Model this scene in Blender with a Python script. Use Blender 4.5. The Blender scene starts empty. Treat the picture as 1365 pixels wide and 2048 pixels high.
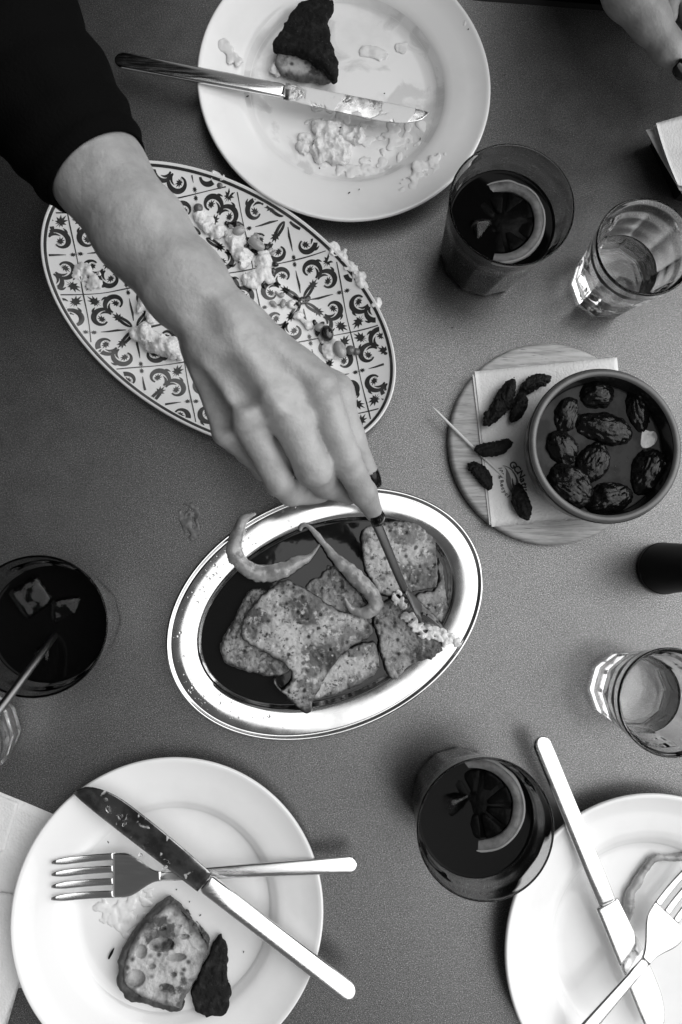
import bpy, math, random
import numpy as np
from mathutils import Vector, Matrix, Euler
random.seed(7); np.random.seed(7)
R_ = math.radians
sc = bpy.context.scene
col = sc.collection

# ------------------------------------------------------------------ camera
FPX, IW, IH, CH = 1500.0, 1365.0, 2048.0, 0.60
cam_d = bpy.data.cameras.new("camera"); cam = bpy.data.objects.new("camera", cam_d); col.objects.link(cam)
sc.camera = cam
cam.location = (0, 0, CH)
cam.rotation_euler = Euler((math.atan(150/FPX), -math.atan(103/FPX), 0), 'XYZ')
cam_d.sensor_fit = 'VERTICAL'; cam_d.sensor_height = 36; cam_d.sensor_width = 24
cam_d.lens = 36*FPX/IH
cam_d.clip_start = 0.01; cam_d.clip_end = 100
cam_d.dof.use_dof = True; cam_d.dof.focus_distance = 0.58; cam_d.dof.aperture_fstop = 9.0

# ------------------------------------------------------------------ light and sky
SUN_EL, SUN_AZ = 46, 80           # azimuth in degrees clockwise from +Y
w = bpy.data.worlds.new("World"); sc.world = w; w.use_nodes = True
nt = w.node_tree; bg = nt.nodes['Background']
sky = nt.nodes.new('ShaderNodeTexSky'); sky.sky_type = 'NISHITA'; sky.sun_disc = False
sky.sun_elevation = R_(SUN_EL); sky.sun_rotation = R_(SUN_AZ); sky.air_density = 1.0; sky.dust_density = 3.0
bw = nt.nodes.new('ShaderNodeRGBToBW')
nt.links.new(sky.outputs[0], bw.inputs[0]); nt.links.new(bw.outputs[0], bg.inputs[0]); bg.inputs[1].default_value = 0.05
sd = bpy.data.lights.new("sun", 'SUN'); sd.energy = 1.9; sd.angle = R_(94); sd.color = (1, 1, 1)
so = bpy.data.objects.new("sun", sd); col.objects.link(so)
so.rotation_euler = Vector((math.sin(R_(SUN_AZ))*math.cos(R_(SUN_EL)), math.cos(R_(SUN_AZ))*math.cos(R_(SUN_EL)), math.sin(R_(SUN_EL)))).to_track_quat('Z', 'Y').to_euler()
sc.view_settings.view_transform = 'Standard'; sc.view_settings.look = 'None'
sc.view_settings.exposure = 0.62; sc.view_settings.gamma = 1
sc.render.engine = 'CYCLES'
sc.cycles.use_denoising = True
sc.cycles.max_bounces = 14; sc.cycles.transmission_bounces = 12; sc.cycles.transparent_max_bounces = 12
sc.cycles.caustics_refractive = True; sc.cycles.caustics_reflective = True; sc.cycles.blur_glossy = 0.5
sc.cycles.sample_clamp_indirect = 4

# ------------------------------------------------------------------ helpers
CM = np.array(Euler((math.atan(150/FPX), -math.atan(103/FPX), 0), 'XYZ').to_matrix())
def at(px, py, z=0.0):
    d = CM @ np.array([(px-IW/2)/FPX, (IH/2-py)/FPX, -1.0])
    t = (z-CH)/d[2]
    return np.array([d[0]*t, d[1]*t, z])
def pxm(z):                # metres per photograph pixel at height z
    return (CH-z)/FPX
def ats(pts, z): return np.array([at(p[0], p[1], z if len(p) < 3 else p[2]) for p in pts])

def fit(cx, cy, a, b, ang, z):
    """ellipse seen in the photograph -> ellipse in the plane z: centre, semi axes, angle"""
    t = np.linspace(0, 2*math.pi, 64, endpoint=False); c, s = math.cos(R_(ang)), math.sin(R_(ang))
    P = np.array([at(cx + a*math.cos(q)*c - b*math.sin(q)*s, cy - (a*math.cos(q)*s + b*math.sin(q)*c), z) for q in t])
    m = P.mean(0); S = 2*np.cov((P[:, :2]-m[:2]).T, bias=True)
    ev, V = np.linalg.eigh(S)
    return m, math.sqrt(ev[1]), math.sqrt(ev[0]), math.atan2(V[1, 1], V[0, 1])

def mesh(name, V, F, mats=None, smooth=True, midx=None):
    me = bpy.data.meshes.new(name)
    V = np.asarray(V, dtype=float)
    me.from_pydata(V.tolist(), [], F if isinstance(F, list) else F.tolist())
    me.update()
    if smooth: me.polygons.foreach_set('use_smooth', [True]*len(me.polygons))
    if mats is not None:
        for m in (mats if isinstance(mats, (list, tuple)) else [mats]): me.materials.append(m)
    if midx is not None: me.polygons.foreach_set('material_index', midx)
    return me
class Geo:
    def __init__(s): s.V = []; s.F = []
    def add(s, V, F):
        o = len(s.V); s.V.extend([list(map(float, v)) for v in V]); s.F.extend([[i+o for i in f] for f in F]); return s
def tag(o, label=None, cat=None, group=None, kind=None):
    if label: o['label'] = label
    if cat: o['category'] = cat
    if group: o['group'] = group
    if kind: o['kind'] = kind
def empty(name, loc, label, cat, group=None):
    o = bpy.data.objects.new(name, None); col.objects.link(o); o.location = [float(v) for v in loc]; o.empty_display_size = .01
    tag(o, label, cat, group); return o
def root_loc(o):
    while o.parent: o = o.parent
    return np.array(o.location)
def part(par, name, V, F, m, smooth=True, label=None, kind=None):
    L = root_loc(par)
    V = np.asarray(V, dtype=float) - L
    o = bpy.data.objects.new(name, mesh(name, V, F, m, smooth)); col.objects.link(o); o.parent = par
    tag(o, label, None, None, kind); return o
def single(name, V, F, m, label, cat, group=None, smooth=True, kind=None):
    V = np.asarray(V, dtype=float); c = V.mean(0); c[2] = V[:, 2].min()
    o = bpy.data.objects.new(name, mesh(name, V-c, F, m, smooth)); col.objects.link(o); o.location = c
    tag(o, label, cat, group, kind); return o

# -- noise
_T = np.random.RandomState(3).rand(32, 32, 32).astype(np.float32)
def vn(P, s, seed=0):
    q = P*s + seed*7.31 + 500.0; i = np.floor(q).astype(np.int32); f = (q-i).astype(np.float32); f = f*f*(3-2*f)
    i &= 31; j = (i+1) & 31
    x0, y0, z0, x1, y1, z1 = i[..., 0], i[..., 1], i[..., 2], j[..., 0], j[..., 1], j[..., 2]
    fx, fy, fz = f[..., 0], f[..., 1], f[..., 2]
    a = _T[x0, y0, z0]*(1-fx)+_T[x1, y0, z0]*fx; b = _T[x0, y1, z0]*(1-fx)+_T[x1, y1, z0]*fx
    c = _T[x0, y0, z1]*(1-fx)+_T[x1, y0, z1]*fx; d = _T[x0, y1, z1]*(1-fx)+_T[x1, y1, z1]*fx
    return ((a*(1-fy)+b*fy)*(1-fz) + (c*(1-fy)+d*fy)*fz)*2-1
def fbm(P, s, seed=0, o=3): return sum(vn(P, s*2**k, seed+k)/2**k for k in range(o))

# -- surface nets
def nets(F, org, h):
    F = F.astype(np.float32); ins = F < 0
    nx, ny, nz = F.shape
    sl = lambda a, d, n: slice(d, n-1+d)
    cnt = np.zeros((nx-1, ny-1, nz-1), np.float32); acc = np.zeros((nx-1, ny-1, nz-1, 3), np.float32)
    corner = lambda A, dx, dy, dz: A[dx:nx-1+dx, dy:ny-1+dy, dz:nz-1+dz]
    for ax in range(3):
        for u in (0, 1):
            for v in (0, 1):
                c0 = [0, 0, 0]; o = [k for k in range(3) if k != ax]; c0[o[0]] = u; c0[o[1]] = v
                c1 = list(c0); c1[ax] = 1
                f0, f1 = corner(F, *c0), corner(F, *c1); m = (f0 < 0) != (f1 < 0)
                t = np.where(m, f0/np.where(m, f0-f1, 1), 0)
                cnt += m
                for k in range(3):
                    acc[..., k] += m*(c0[k] if k != ax else t)
    act = cnt > 0; idx = -np.ones(act.shape, np.int64); n = int(act.sum()); idx[act] = np.arange(n)
    base = np.argwhere(act).astype(np.float32)
    V = (base + acc[act]/cnt[act][:, None])*h + np.asarray(org)
    Q = []
    for ax in range(3):
        a = [slice(None)]*3; b = [slice(None)]*3; a[ax] = slice(0, -1); b[ax] = slice(1, None)
        s0, s1 = ins[tuple(a)], ins[tuple(b)]; E = np.argwhere(s0 != s1)
        o = [k for k in range(3) if k != ax]
        ok = (E[:, o[0]] > 0) & (E[:, o[1]] > 0) & (E[:, o[0]] < act.shape[o[0]]) & (E[:, o[1]] < act.shape[o[1]]); E = E[ok]
        q = []
        for du, dv in ((-1, -1), (0, -1), (0, 0), (-1, 0)):
            e = E.copy(); e[:, o[0]] += du; e[:, o[1]] += dv; q.append(idx[e[:, 0], e[:, 1], e[:, 2]])
        q = np.stack(q, 1); fl = s0[tuple(E.T)]
        if ax == 1: fl = ~fl
        q[~fl] = q[~fl][:, ::-1]; Q.append(q)
    Q = np.concatenate(Q); Q = Q[(Q >= 0).all(1)]
    return V, Q
def grid(lo, hi, h):
    lo = np.asarray(lo, float); hi = np.asarray(hi, float)
    ax = [np.arange(lo[k]-3*h, hi[k]+3*h, h, dtype=np.float32) for k in range(3)]
    return ax, np.array([a[0] for a in ax])
def pts_of(ax): return np.stack(np.meshgrid(*ax, indexing='ij'), -1)
def smin(a, b, k):
    h = np.maximum(k-np.abs(a-b), 0)/k; return np.minimum(a, b)-h*h*k*.25
class SDF:
    def __init__(s, lo, hi, h):
        s.h = h; s.ax, s.org = grid(lo, hi, h); s.P = pts_of(s.ax); s.F = np.full(s.P.shape[:3], .05, np.float32)
    def sub(s, lo, hi):
        r = []
        for k in range(3):
            i0 = max(0, int((lo[k]-s.org[k])/s.h)); i1 = min(len(s.ax[k]), int((hi[k]-s.org[k])/s.h)+2); r.append(slice(i0, max(i0, i1)))
        return tuple(r)
    def cap(s, a, b, ra, rb, k=.006, cut=False, flat=None):
        a = np.asarray(a, np.float32); b = np.asarray(b, np.float32); m = max(ra, rb)+k*1.5+.008
        r = s.sub(np.minimum(a, b)-m, np.maximum(a, b)+m); P = s.P[r]
        if P.size == 0: return s
        ba = b-a; L = float(ba@ba)+1e-12; pa = P-a
        t = np.clip(pa@ba/L, 0, 1); d = np.linalg.norm(pa-t[..., None]*ba, axis=-1)-(ra+(rb-ra)*t)
        s.F[r] = -smin(-s.F[r], d, k) if cut else smin(s.F[r], d, k)
        return s
    def ell(s, c, rad, k=.004, rotz=0, cut=False, tilt=0):
        c = np.asarray(c, np.float32); m = max(rad)+k*1.5+.004
        r = s.sub(c-m, c+m); P = s.P[r]-c
        if P.size == 0: return s
        M = np.array(Matrix.Rotation(-tilt, 3, 'Y') @ Matrix.Rotation(-rotz, 3, 'Z'), np.float32)
        q = P@M.T; rad = np.asarray(rad, np.float32); n = np.linalg.norm(q/rad, axis=-1); g = np.linalg.norm(q/rad**2, axis=-1)+1e-6
        d = n*(n-1)/g
        s.F[r] = -smin(-s.F[r], d, k) if cut else smin(s.F[r], d, k)
        return s
    def noise(s, amp, sc_, seed=0, o=3, ridged=False):
        n = fbm(s.P, sc_, seed, o)
        if ridged: n = 1-2*np.abs(n)
        s.F = s.F+amp*n; return s
    def out(s): return nets(s.F, s.org, s.h)

def chaikin(P, n=2):
    P = np.asarray(P, float)
    for _ in range(n):
        Q = np.roll(P, -1, 0); P = np.stack([.75*P+.25*Q, .25*P+.75*Q], 1).reshape(-1, P.shape[1])
    return P
def poly_sd(X, Y, P):
    d = np.full(X.shape, 1e9); sgn = np.zeros(X.shape, bool)
    for i in range(len(P)):
        a = P[i]; b = P[(i+1) % len(P)]; e = b-a; L = e@e+1e-15
        t = np.clip(((X-a[0])*e[0]+(Y-a[1])*e[1])/L, 0, 1)
        d = np.minimum(d, (X-a[0]-t*e[0])**2+(Y-a[1]-t*e[1])**2)
        c = (a[1] <= Y) != (b[1] <= Y)
        with np.errstate(divide='ignore', invalid='ignore'):
            xi = a[0]+(Y-a[1])/(e[1] if abs(e[1]) > 1e-12 else 1e-12)*e[0]
        sgn ^= c & (X < xi)
    return np.where(sgn, -1, 1)*np.sqrt(d)
def slab(poly, z0, th, rnd=.0015, h=.0007, amp=.0004, nsc=250, seed=0, zf=None, holes=(), edge=0.0, sm=2, taper=0.0):
    """a slice: rounded extrusion of a polygon, roughened, optionally draped by zf(x, y)"""
    P2 = chaikin(np.asarray(poly)[:, :2], sm)
    lo = [P2[:, 0].min()-.002, P2[:, 1].min()-.002, z0-.004]; hi = [P2[:, 0].max()+.002, P2[:, 1].max()+.002, z0+th+.004]
    dz = 0
    ax, org = grid(lo, hi, h); X2, Y2 = np.meshgrid(ax[0], ax[1], indexing='ij')
    if zf is not None:
        dz = zf(X2, Y2); ax, org = grid(lo[:2]+[lo[2]+min(0, dz.min())], hi[:2]+[hi[2]+dz.max()], h); dz = dz[..., None]
    d2 = poly_sd(X2, Y2, P2)[..., None]; P = pts_of(ax)
    if edge: d2 = d2+edge*fbm(P*[1, 1, .3], 180, seed+9, 3)
    zz = P[..., 2]-z0-dz
    top = th*(1-taper*np.clip(1+d2/.008, 0, 1)) if taper else th
    q1 = d2+rnd; q2 = np.abs(zz-top/2)-top/2+rnd
    F = np.minimum(np.maximum(q1, q2), 0)+np.sqrt(np.maximum(q1, 0)**2+np.maximum(q2, 0)**2)-rnd
    F = F+amp*fbm(P, nsc, seed, 3)
    slab.P2 = P2
    for (c, r) in holes:
        g_ = np.linalg.norm((P-np.asarray(c))/np.asarray(r), axis=-1); F = np.maximum(F, (1-g_)*min(r))
    return nets(F, org, h)

def spline(P, n):
    P = np.asarray(P, float); m = len(P); out = []
    for i in range(m-1):
        p0, p1, p2, p3 = P[max(i-1, 0)], P[i], P[i+1], P[min(i+2, m-1)]
        for j in range(n):
            t = j/n; out.append(.5*((2*p1)+(-p0+p2)*t+(2*p0-5*p1+4*p2-p3)*t*t+(-p0+3*p1-3*p2+p3)*t**3))
    out.append(P[-1]); return np.array(out)
def tube(path, rad, n=14, sub=6, bump=0, bs=200, seed=0, fy=1.0):
    D = spline(np.hstack([np.asarray(path), np.asarray(rad)[:, None]]), sub); C, r = D[:, :3], np.maximum(D[:, 3], 1e-4)
    T = np.gradient(C, axis=0); T /= np.linalg.norm(T, axis=1)[:, None]+1e-12
    up = np.array([0, 0, 1.]); V = []; F = []
    for i in range(len(C)):
        s = np.cross(T[i], up); s /= np.linalg.norm(s)+1e-9; u = np.cross(s, T[i])
        for k in range(n):
            a = 2*math.pi*k/n; V.append(C[i]+r[i]*(math.cos(a)*s+fy*math.sin(a)*u))
    V = np.array(V)
    if bump:
        cc = np.repeat(C, n, 0); d = V-cc; V = cc+d*(1+bump*fbm(V, bs, seed, 3))[:, None]
    for i in range(len(C)-1):
        for k in range(n):
            k2 = (k+1) % n; F.append([i*n+k, i*n+k2, (i+1)*n+k2, (i+1)*n+k])
    a = len(V); V = np.vstack([V, C[0]-T[0]*r[0]*.4, C[-1]+T[-1]*r[-1]*.4]); e = (len(C)-1)*n
    for k in range(n): F.append([a, (k+1) % n, k]); F.append([a+1, e+k, e+(k+1) % n])
    return V, F
def lathe(prof, n=96, c=(0, 0, 0), facet=None, ell=None):
    """prof: (r, z); facet(z, phi)->radius factor; ell=(a, b, ang): r is then an inset-aware radius (r = a-scale) on an oval"""
    V = []; F = []
    for (r, z) in prof:
        for k in range(n):
            p = 2*math.pi*k/n
            if ell:
                a, b, g = ell; x = max(a+r, 1e-5)*math.cos(p); y = max(b+r, 1e-5)*math.sin(p)
                V.append([c[0]+x*math.cos(g)-y*math.sin(g), c[1]+x*math.sin(g)+y*math.cos(g), c[2]+z])
            else:
                q = r*(facet(z, p) if facet else 1); V.append([c[0]+q*math.cos(p), c[1]+q*math.sin(p), c[2]+z])
    m = len(prof)
    for i in range(m-1):
        for k in range(n):
            k2 = (k+1) % n; F.append([i*n+k, i*n+k2, (i+1)*n+k2, (i+1)*n+k])
    F.append([k for k in range(n)][::-1]); F.append([(m-1)*n+k for k in range(n)])
    return V, F
def arc(cx, cz, r, a0, a1, n=5): return [(cx+r*math.cos(R_(a0+(a1-a0)*i/n)), cz+r*math.sin(R_(a0+(a1-a0)*i/n))) for i in range(n+1)]

# -- materials (all neutral greys: the photograph is black and white)
def g(v): return (v, v, v, 1)
def mat(name, c=.5, rough=.5, metal=0, **k):
    m = bpy.data.materials.new(name); m.use_nodes = True; n = m.node_tree; b = n.nodes['Principled BSDF']
    b.inputs['Base Color'].default_value = g(c); b.inputs['Roughness'].default_value = rough; b.inputs['Metallic'].default_value = metal
    for key, v in (('coat', 'Coat Weight'), ('sss', 'Subsurface Weight'), ('trans', 'Transmission Weight'), ('ior', 'IOR'), ('spec', 'Specular IOR Level'), ('sheen', 'Sheen Weight'), ('aniso', 'Anisotropic')):
        if key in k: b.inputs[v].default_value = k[key]
    if 'sss' in k: b.inputs['Subsurface Radius'].default_value = (1, 1, 1); b.inputs['Subsurface Scale'].default_value = k.get('sscale', .004)
    if 'coat' in k: b.inputs['Coat Roughness'].default_value = k.get('crough', .05)
    tc = n.nodes.new('ShaderNodeTexCoord'); mp = n.nodes.new('ShaderNodeMapping'); n.links.new(tc.outputs['Object'], mp.inputs[0])
    mp.inputs['Scale'].default_value = k.get('stretch', (1, 1, 1)); mp.inputs['Rotation'].default_value = (0, 0, k.get('rot', 0))
    last = None
    for i, (c2, scl, lo, hi, kind) in enumerate(k.get('layers', [])):
        if kind == 'v':
            t = n.nodes.new('ShaderNodeTexVoronoi'); t.inputs['Scale'].default_value = scl; o = t.outputs['Distance']
        elif kind == 'r':
            t = n.nodes.new('ShaderNodeTexNoise'); t.inputs['Scale'].default_value = scl; t.inputs['Detail'].default_value = 1; o = t.outputs[0]
        else:
            t = n.nodes.new('ShaderNodeTexNoise'); t.inputs['Scale'].default_value = scl; t.inputs['Detail'].default_value = 5; t.inputs['Roughness'].default_value = .6; o = t.outputs[0]
        n.links.new((tc.outputs['Object'] if kind != 's' else mp.outputs[0]), t.inputs['Vector'])
        r = n.nodes.new('ShaderNodeMapRange'); r.inputs[1].default_value = lo; r.inputs[2].default_value = hi; n.links.new(o, r.inputs[0])
        x = n.nodes.new('ShaderNodeMix'); x.data_type = 'RGBA'; n.links.new(r.outputs[0], x.inputs[0])
        if last is None: x.inputs[6].default_value = g(c)
        else: n.links.new(last, x.inputs[6])
        x.inputs[7].default_value = g(c2); last = x.outputs[2]
    if last is not None: n.links.new(last, b.inputs['Base Color'])
    if 'rvar' in k:
        a0, a1, scl = k['rvar']; t = n.nodes.new('ShaderNodeTexNoise'); t.inputs['Scale'].default_value = scl; t.inputs['Detail'].default_value = 4
        n.links.new(mp.outputs[0], t.inputs['Vector']); r = n.nodes.new('ShaderNodeMapRange'); r.inputs[1].default_value = .35; r.inputs[2].default_value = .65
        r.inputs[3].default_value = a0; r.inputs[4].default_value = a1; n.links.new(t.outputs[0], r.inputs[0]); n.links.new(r.outputs[0], b.inputs['Roughness'])
    nrm = None
    for (scl, dist, kind) in k.get('bumps', []):
        t = n.nodes.new('ShaderNodeTexVoronoi' if kind == 'v' else 'ShaderNodeTexNoise'); t.inputs['Scale'].default_value = scl
        if kind != 'v': t.inputs['Detail'].default_value = 4
        n.links.new(mp.outputs[0], t.inputs['Vector']); bp = n.nodes.new('ShaderNodeBump'); bp.inputs['Strength'].default_value = 1; bp.inputs['Distance'].default_value = dist
        n.links.new(t.outputs['Distance' if kind == 'v' else 0], bp.inputs['Height'])
        if nrm: n.links.new(nrm, bp.inputs['Normal'])
        nrm = bp.outputs[0]
    if nrm: n.links.new(nrm, b.inputs['Normal'])
    return m
M = dict(
 table=mat('satin_grey_laminate', .145, .36, .8, layers=[(.52, 1500, .54, .74, 'r'), (.05, 1200, .54, .70, 'r')], rvar=(.33, .38, 60), bumps=[(1600, .00006, 'n')]),
 trim=mat('dark_edge_trim', .018, .5, spec=.2),
 floor=mat('dark_paving', .03, .8, layers=[(.05, 8, .4, .7, 'n')]),
 china=mat('white_china', .87, .18, coat=.4, layers=[(.82, 18, .5, .7, 'n')]),
 steel=mat('brushed_steel', .82, .2, 1, rvar=(.10, .22, 60), stretch=(1, 12, 1), bumps=[(300, .00002, 'n')]),
 steel_dish=mat('polished_steel_dish', .74, .12, 1, layers=[(.62, 35, .45, .7, 'n')], rvar=(.07, .24, 30)),
 smear_dark_reflection=mat('spotted_blade_painted_reflection', .34, .16, 1, layers=[(.16, 60, .45, .6, 'n')], rvar=(.08, .3, 80)),  # dark base paints a dim reflection into the steel; pale spots are grease
 china_dirty=mat('greasy_white_china', .86, .18, coat=.4, layers=[(.70, 14, .48, .7, 'n')]),
 smear_steel=mat('greasy_steel_blade', .55, .15, .9, layers=[(.75, 90, .52, .6, 'n')], rvar=(.1, .45, 100), bumps=[(140, .0003, 'n')]),
 skin=mat('skin', .42, .42, sss=.15, layers=[(.33, 70, .4, .7, 'n'), (.26, 20, .5, .72, 'n')], bumps=[(380, .0004, 'n'), (1400, .00015, 'n')]),
 nail=mat('black_nail_varnish', .004, .12, spec=.3),
 cloth=mat('black_knit', .004, .95, spec=.03, bumps=[(500, .0006, 'n')]),
 glass=mat('clear_glass', 1, .0, trans=1, ior=1.45),
 tglass=mat('smoky_tumbler_glass', .5, .0, trans=1, ior=1.27),
 water=mat('water', 1, .0, trans=1, ior=1.33),
 ice=mat('ice', .55, .08, trans=1, ior=1.31, bumps=[(120, .0004, 'n')]),
 cola=mat('dark_cola', .003, .05, spec=.06),
 rind=mat('lemon_rind', .21, .45, sss=.2, layers=[(.11, 160, .4, .7, 'n')], bumps=[(400, .0003, 'n')]),
 pith=mat('lemon_pith', .34, .5),
 flesh=mat('lemon_flesh_in_cola', .003, .4, spec=.05, layers=[(.012, 140, .58, .75, 'n')], bumps=[(250, .0006, 'n')]),
 napkin=mat('paper_napkin', .80, .9, layers=[(.70, 30, .4, .7, 'n')], bumps=[(560, .0003, 'v'), (60, .0006, 'n')]),
 ink=mat('grey_ink', .06, .8), ink2=mat('mid_grey_ink', .16, .8),
 wood=mat('pale_beech', .55, .6, stretch=(6, 90, 6), rot=.9, layers=[(.36, 6, .42, .6, 's'), (.08, 11, .62, .70, 's'), (.30, 25, .5, .8, 'n')], bumps=[(8, .0006, 'n')]),
 pick=mat('pale_stick', .72, .6),
 clay=mat('glazed_clay', .12, .35, coat=.3, layers=[(.08, 60, .4, .7, 'n')]),
 clay_dark=mat('dark_glaze', .015, .2),
 broth=mat('dark_broth', .014, .10, spec=.10, layers=[(.032, 60, .45, .6, 'n')], bumps=[(40, .0006, 'n')]),
 date=mat('wrinkled_black_fruit', .004, .12, spec=.28, bumps=[(260, .0007, 'n')]),
 dry=mat('dry_black_fruit', .006, .65, spec=.25, bumps=[(300, .0012, 'n')]),
 sauce=mat('dark_oily_sauce', .007, .06, spec=.4, bumps=[(18, .0008, 'n')]),
 ham=mat('fried_slice', .40, .38, layers=[(.10, 50, .46, .58, 'n'), (.04, 30, .55, .64, 'n'), (.50, 170, .54, .66, 'n'), (.06, 260, .56, .68, 'n'), (.010, 130, .26, .12, 'v'), (.02, 300, .60, .64, 'n')], bumps=[(420, .0004, 'n'), (120, .0004, 'n')], coat=.4, crough=.15),
 ham_dark=mat('browned_slice', .24, .35, layers=[(.035, 50, .40, .58, 'n'), (.30, 190, .54, .66, 'n'), (.03, 280, .56, .68, 'n'), (.010, 140, .26, .12, 'v'), (.02, 300, .60, .64, 'n')], bumps=[(420, .0005, 'n'), (120, .0005, 'n')], coat=.5, crough=.15),
 pepper=mat('pale_pickled_pepper', .40, .24, sss=.35, sscale=.003, layers=[(.22, 80, .4, .65, 'n'), (.55, 200, .6, .75, 'n')], coat=.6, bumps=[(150, .0005, 'n')]),
 crumb=mat('bread_crumb', .50, .85, layers=[(.26, 70, .45, .62, 'n'), (.07, 110, .28, .10, 'v'), (.08, 45, .56, .62, 'n')], bumps=[(500, .0008, 'n')]),  # dark spots paint the shade inside crumb holes into the colour
 crust=mat('dark_bread_crust', .012, .8, spec=.15, layers=[(.035, 120, .5, .75, 'n'), (.10, 600, .64, .75, 'n')], bumps=[(450, .001, 'n')]),
 crust_mid=mat('brown_bread_crust', .07, .6, layers=[(.03, 60, .4, .65, 'n')], bumps=[(300, .0008, 'n')]),
 straw=mat('satin_metal_straw', .18, .35, 1),
 dsteel=mat('dull_dark_steel', .13, .3, 1),
 cheese=mat('crumbly_white_cheese', .80, .5, sss=.3, layers=[(.55, 160, .5, .75, 'n')], bumps=[(500, .0005, 'n')], coat=.3),
 cream=mat('creamy_smear', .80, .3, coat=.3, layers=[(.66, 90, .5, .75, 'n')]),
 bean=mat('pale_bean', .33, .25, sss=.3, coat=.5), olive=mat('dark_olive', .015, .15, coat=.6), pea=mat('grey_caper', .10, .3, coat=.4),
 herb=mat('dried_herb', .02, .8), print_=mat('dark_printed_glaze', .035, .2, coat=.4, layers=[(.10, 40, .5, .75, 'n')]),
 plastic=mat('matt_black_plastic', .006, .45, spec=.25), drop=mat('fat_drop', .9, .02, trans=1, ior=1.45),
 smear=mat('greasy_film', .11, .3, layers=[(.22, 120, .45, .6, 'n')]),
)

def smeared(m, scale, lo, hi, c=.78, rough=.4, dist=.0003, stretch=(1, 1, 1)):
    n = m.node_tree; b = n.nodes['Principled BSDF']; tc = n.nodes.new('ShaderNodeTexCoord'); mp = n.nodes.new('ShaderNodeMapping'); mp.inputs['Scale'].default_value = stretch
    t = n.nodes.new('ShaderNodeTexNoise'); t.inputs['Scale'].default_value = scale; t.inputs['Detail'].default_value = 6; t.inputs['Distortion'].default_value = .8
    n.links.new(tc.outputs['Object'], mp.inputs[0]); n.links.new(mp.outputs[0], t.inputs['Vector'])
    r = n.nodes.new('ShaderNodeMapRange'); r.inputs[1].default_value = lo; r.inputs[2].default_value = hi; n.links.new(t.outputs[0], r.inputs[0])
    def mix(sock, a, v):
        x = n.nodes.new('ShaderNodeMix'); n.links.new(r.outputs[0], x.inputs[0]); old = sock.links[0].from_socket if sock.links else None
        x.inputs[2].default_value = a; x.inputs[3].default_value = v
        if old: n.links.new(old, x.inputs[2])
        n.links.new(x.outputs[0], sock)
    mix(b.inputs['Metallic'], b.inputs['Metallic'].default_value, 0.0); mix(b.inputs['Roughness'], b.inputs['Roughness'].default_value, rough)
    sock = b.inputs['Base Color']; x = n.nodes.new('ShaderNodeMix'); x.data_type = 'RGBA'; n.links.new(r.outputs[0], x.inputs[0]); x.inputs[6].default_value = sock.default_value; x.inputs[7].default_value = g(c)
    if sock.links: n.links.new(sock.links[0].from_socket, x.inputs[6])
    n.links.new(x.outputs[2], sock)
    bp = n.nodes.new('ShaderNodeBump'); bp.inputs['Strength'].default_value = 1; bp.inputs['Distance'].default_value = dist; n.links.new(r.outputs[0], bp.inputs['Height'])
    if b.inputs['Normal'].links: n.links.new(b.inputs['Normal'].links[0].from_socket, bp.inputs['Normal'])
    n.links.new(bp.outputs[0], b.inputs['Normal'])
def browned(m, w=.0028, dark=.03, amp=.0030, scale=140):
    n = m.node_tree; b = n.nodes['Principled BSDF']; at_ = n.nodes.new('ShaderNodeAttribute'); at_.attribute_name = 'rim'
    tc = n.nodes.new('ShaderNodeTexCoord'); t = n.nodes.new('ShaderNodeTexNoise'); t.inputs['Scale'].default_value = scale; t.inputs['Detail'].default_value = 4; n.links.new(tc.outputs['Object'], t.inputs['Vector'])
    m1 = n.nodes.new('ShaderNodeMath'); m1.operation = 'MULTIPLY_ADD'; n.links.new(t.outputs[0], m1.inputs[0]); m1.inputs[1].default_value = amp*2; n.links.new(at_.outputs['Fac'], m1.inputs[2])
    r = n.nodes.new('ShaderNodeMapRange'); r.inputs[1].default_value = amp-w; r.inputs[2].default_value = amp-.0002; n.links.new(m1.outputs[0], r.inputs[0])
    x = n.nodes.new('ShaderNodeMix'); x.data_type = 'RGBA'; n.links.new(r.outputs[0], x.inputs[0]); sock = b.inputs['Base Color']; n.links.new(sock.links[0].from_socket, x.inputs[6]); x.inputs[7].default_value = g(dark); n.links.new(x.outputs[2], sock)
browned(M['ham'], .0036, .022, .0036, 170); browned(M['ham_dark'], .0040, .018, .0040, 170); browned(M['crumb'], .005, .10, .004, 90)
smeared(M['smear_steel'], 38, .46, .52, .80, .45, .0004)
smeared(M['smear_dark_reflection'], 120, .65, .70, .50, .3, .0002)
smeared(M['china_dirty'], 34, .53, .62, .66, .3, .0002)

# ------------------------------------------------------------------ setting: ground and table
def slab_quad(P, z0, z1, bev=.002):
    P = np.asarray(P)[:, :2]; n = len(P); c = P.mean(0); V = []; F = []
    def ring(s, z):
        for p in P:
            d = p-c; L = np.linalg.norm(d); V.append([*(c+d*(1-s/L)), z])
    for s, z in ((0, z0), (0, z1-bev), (bev*.3, z1-bev*.3), (bev, z1)): ring(s, z)
    for i in range(3):
        for k in range(n): F.append([i*n+k, i*n+(k+1) % n, (i+1)*n+(k+1) % n, (i+1)*n+k])
    F.append(list(range(n))[::-1]); F.append(list(range(3*n, 4*n))); return V, F
V = [[-6, -6, -.74], [6, -6, -.74], [6, 6, -.74], [-6, 6, -.74]]
o = single('ground', V, [[0, 1, 2, 3]], M['floor'], None, None, kind='structure', smooth=False)
eA, eB = at(915, -3), at(1200, 20); ed = (eB-eA)/np.linalg.norm(eB-eA); en = np.array([-ed[1], ed[0], 0])
c0 = eA-ed*.66; c1 = eA+ed*.50
tb = [c0-en*.92, c1-en*.92, c1, c0]
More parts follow.
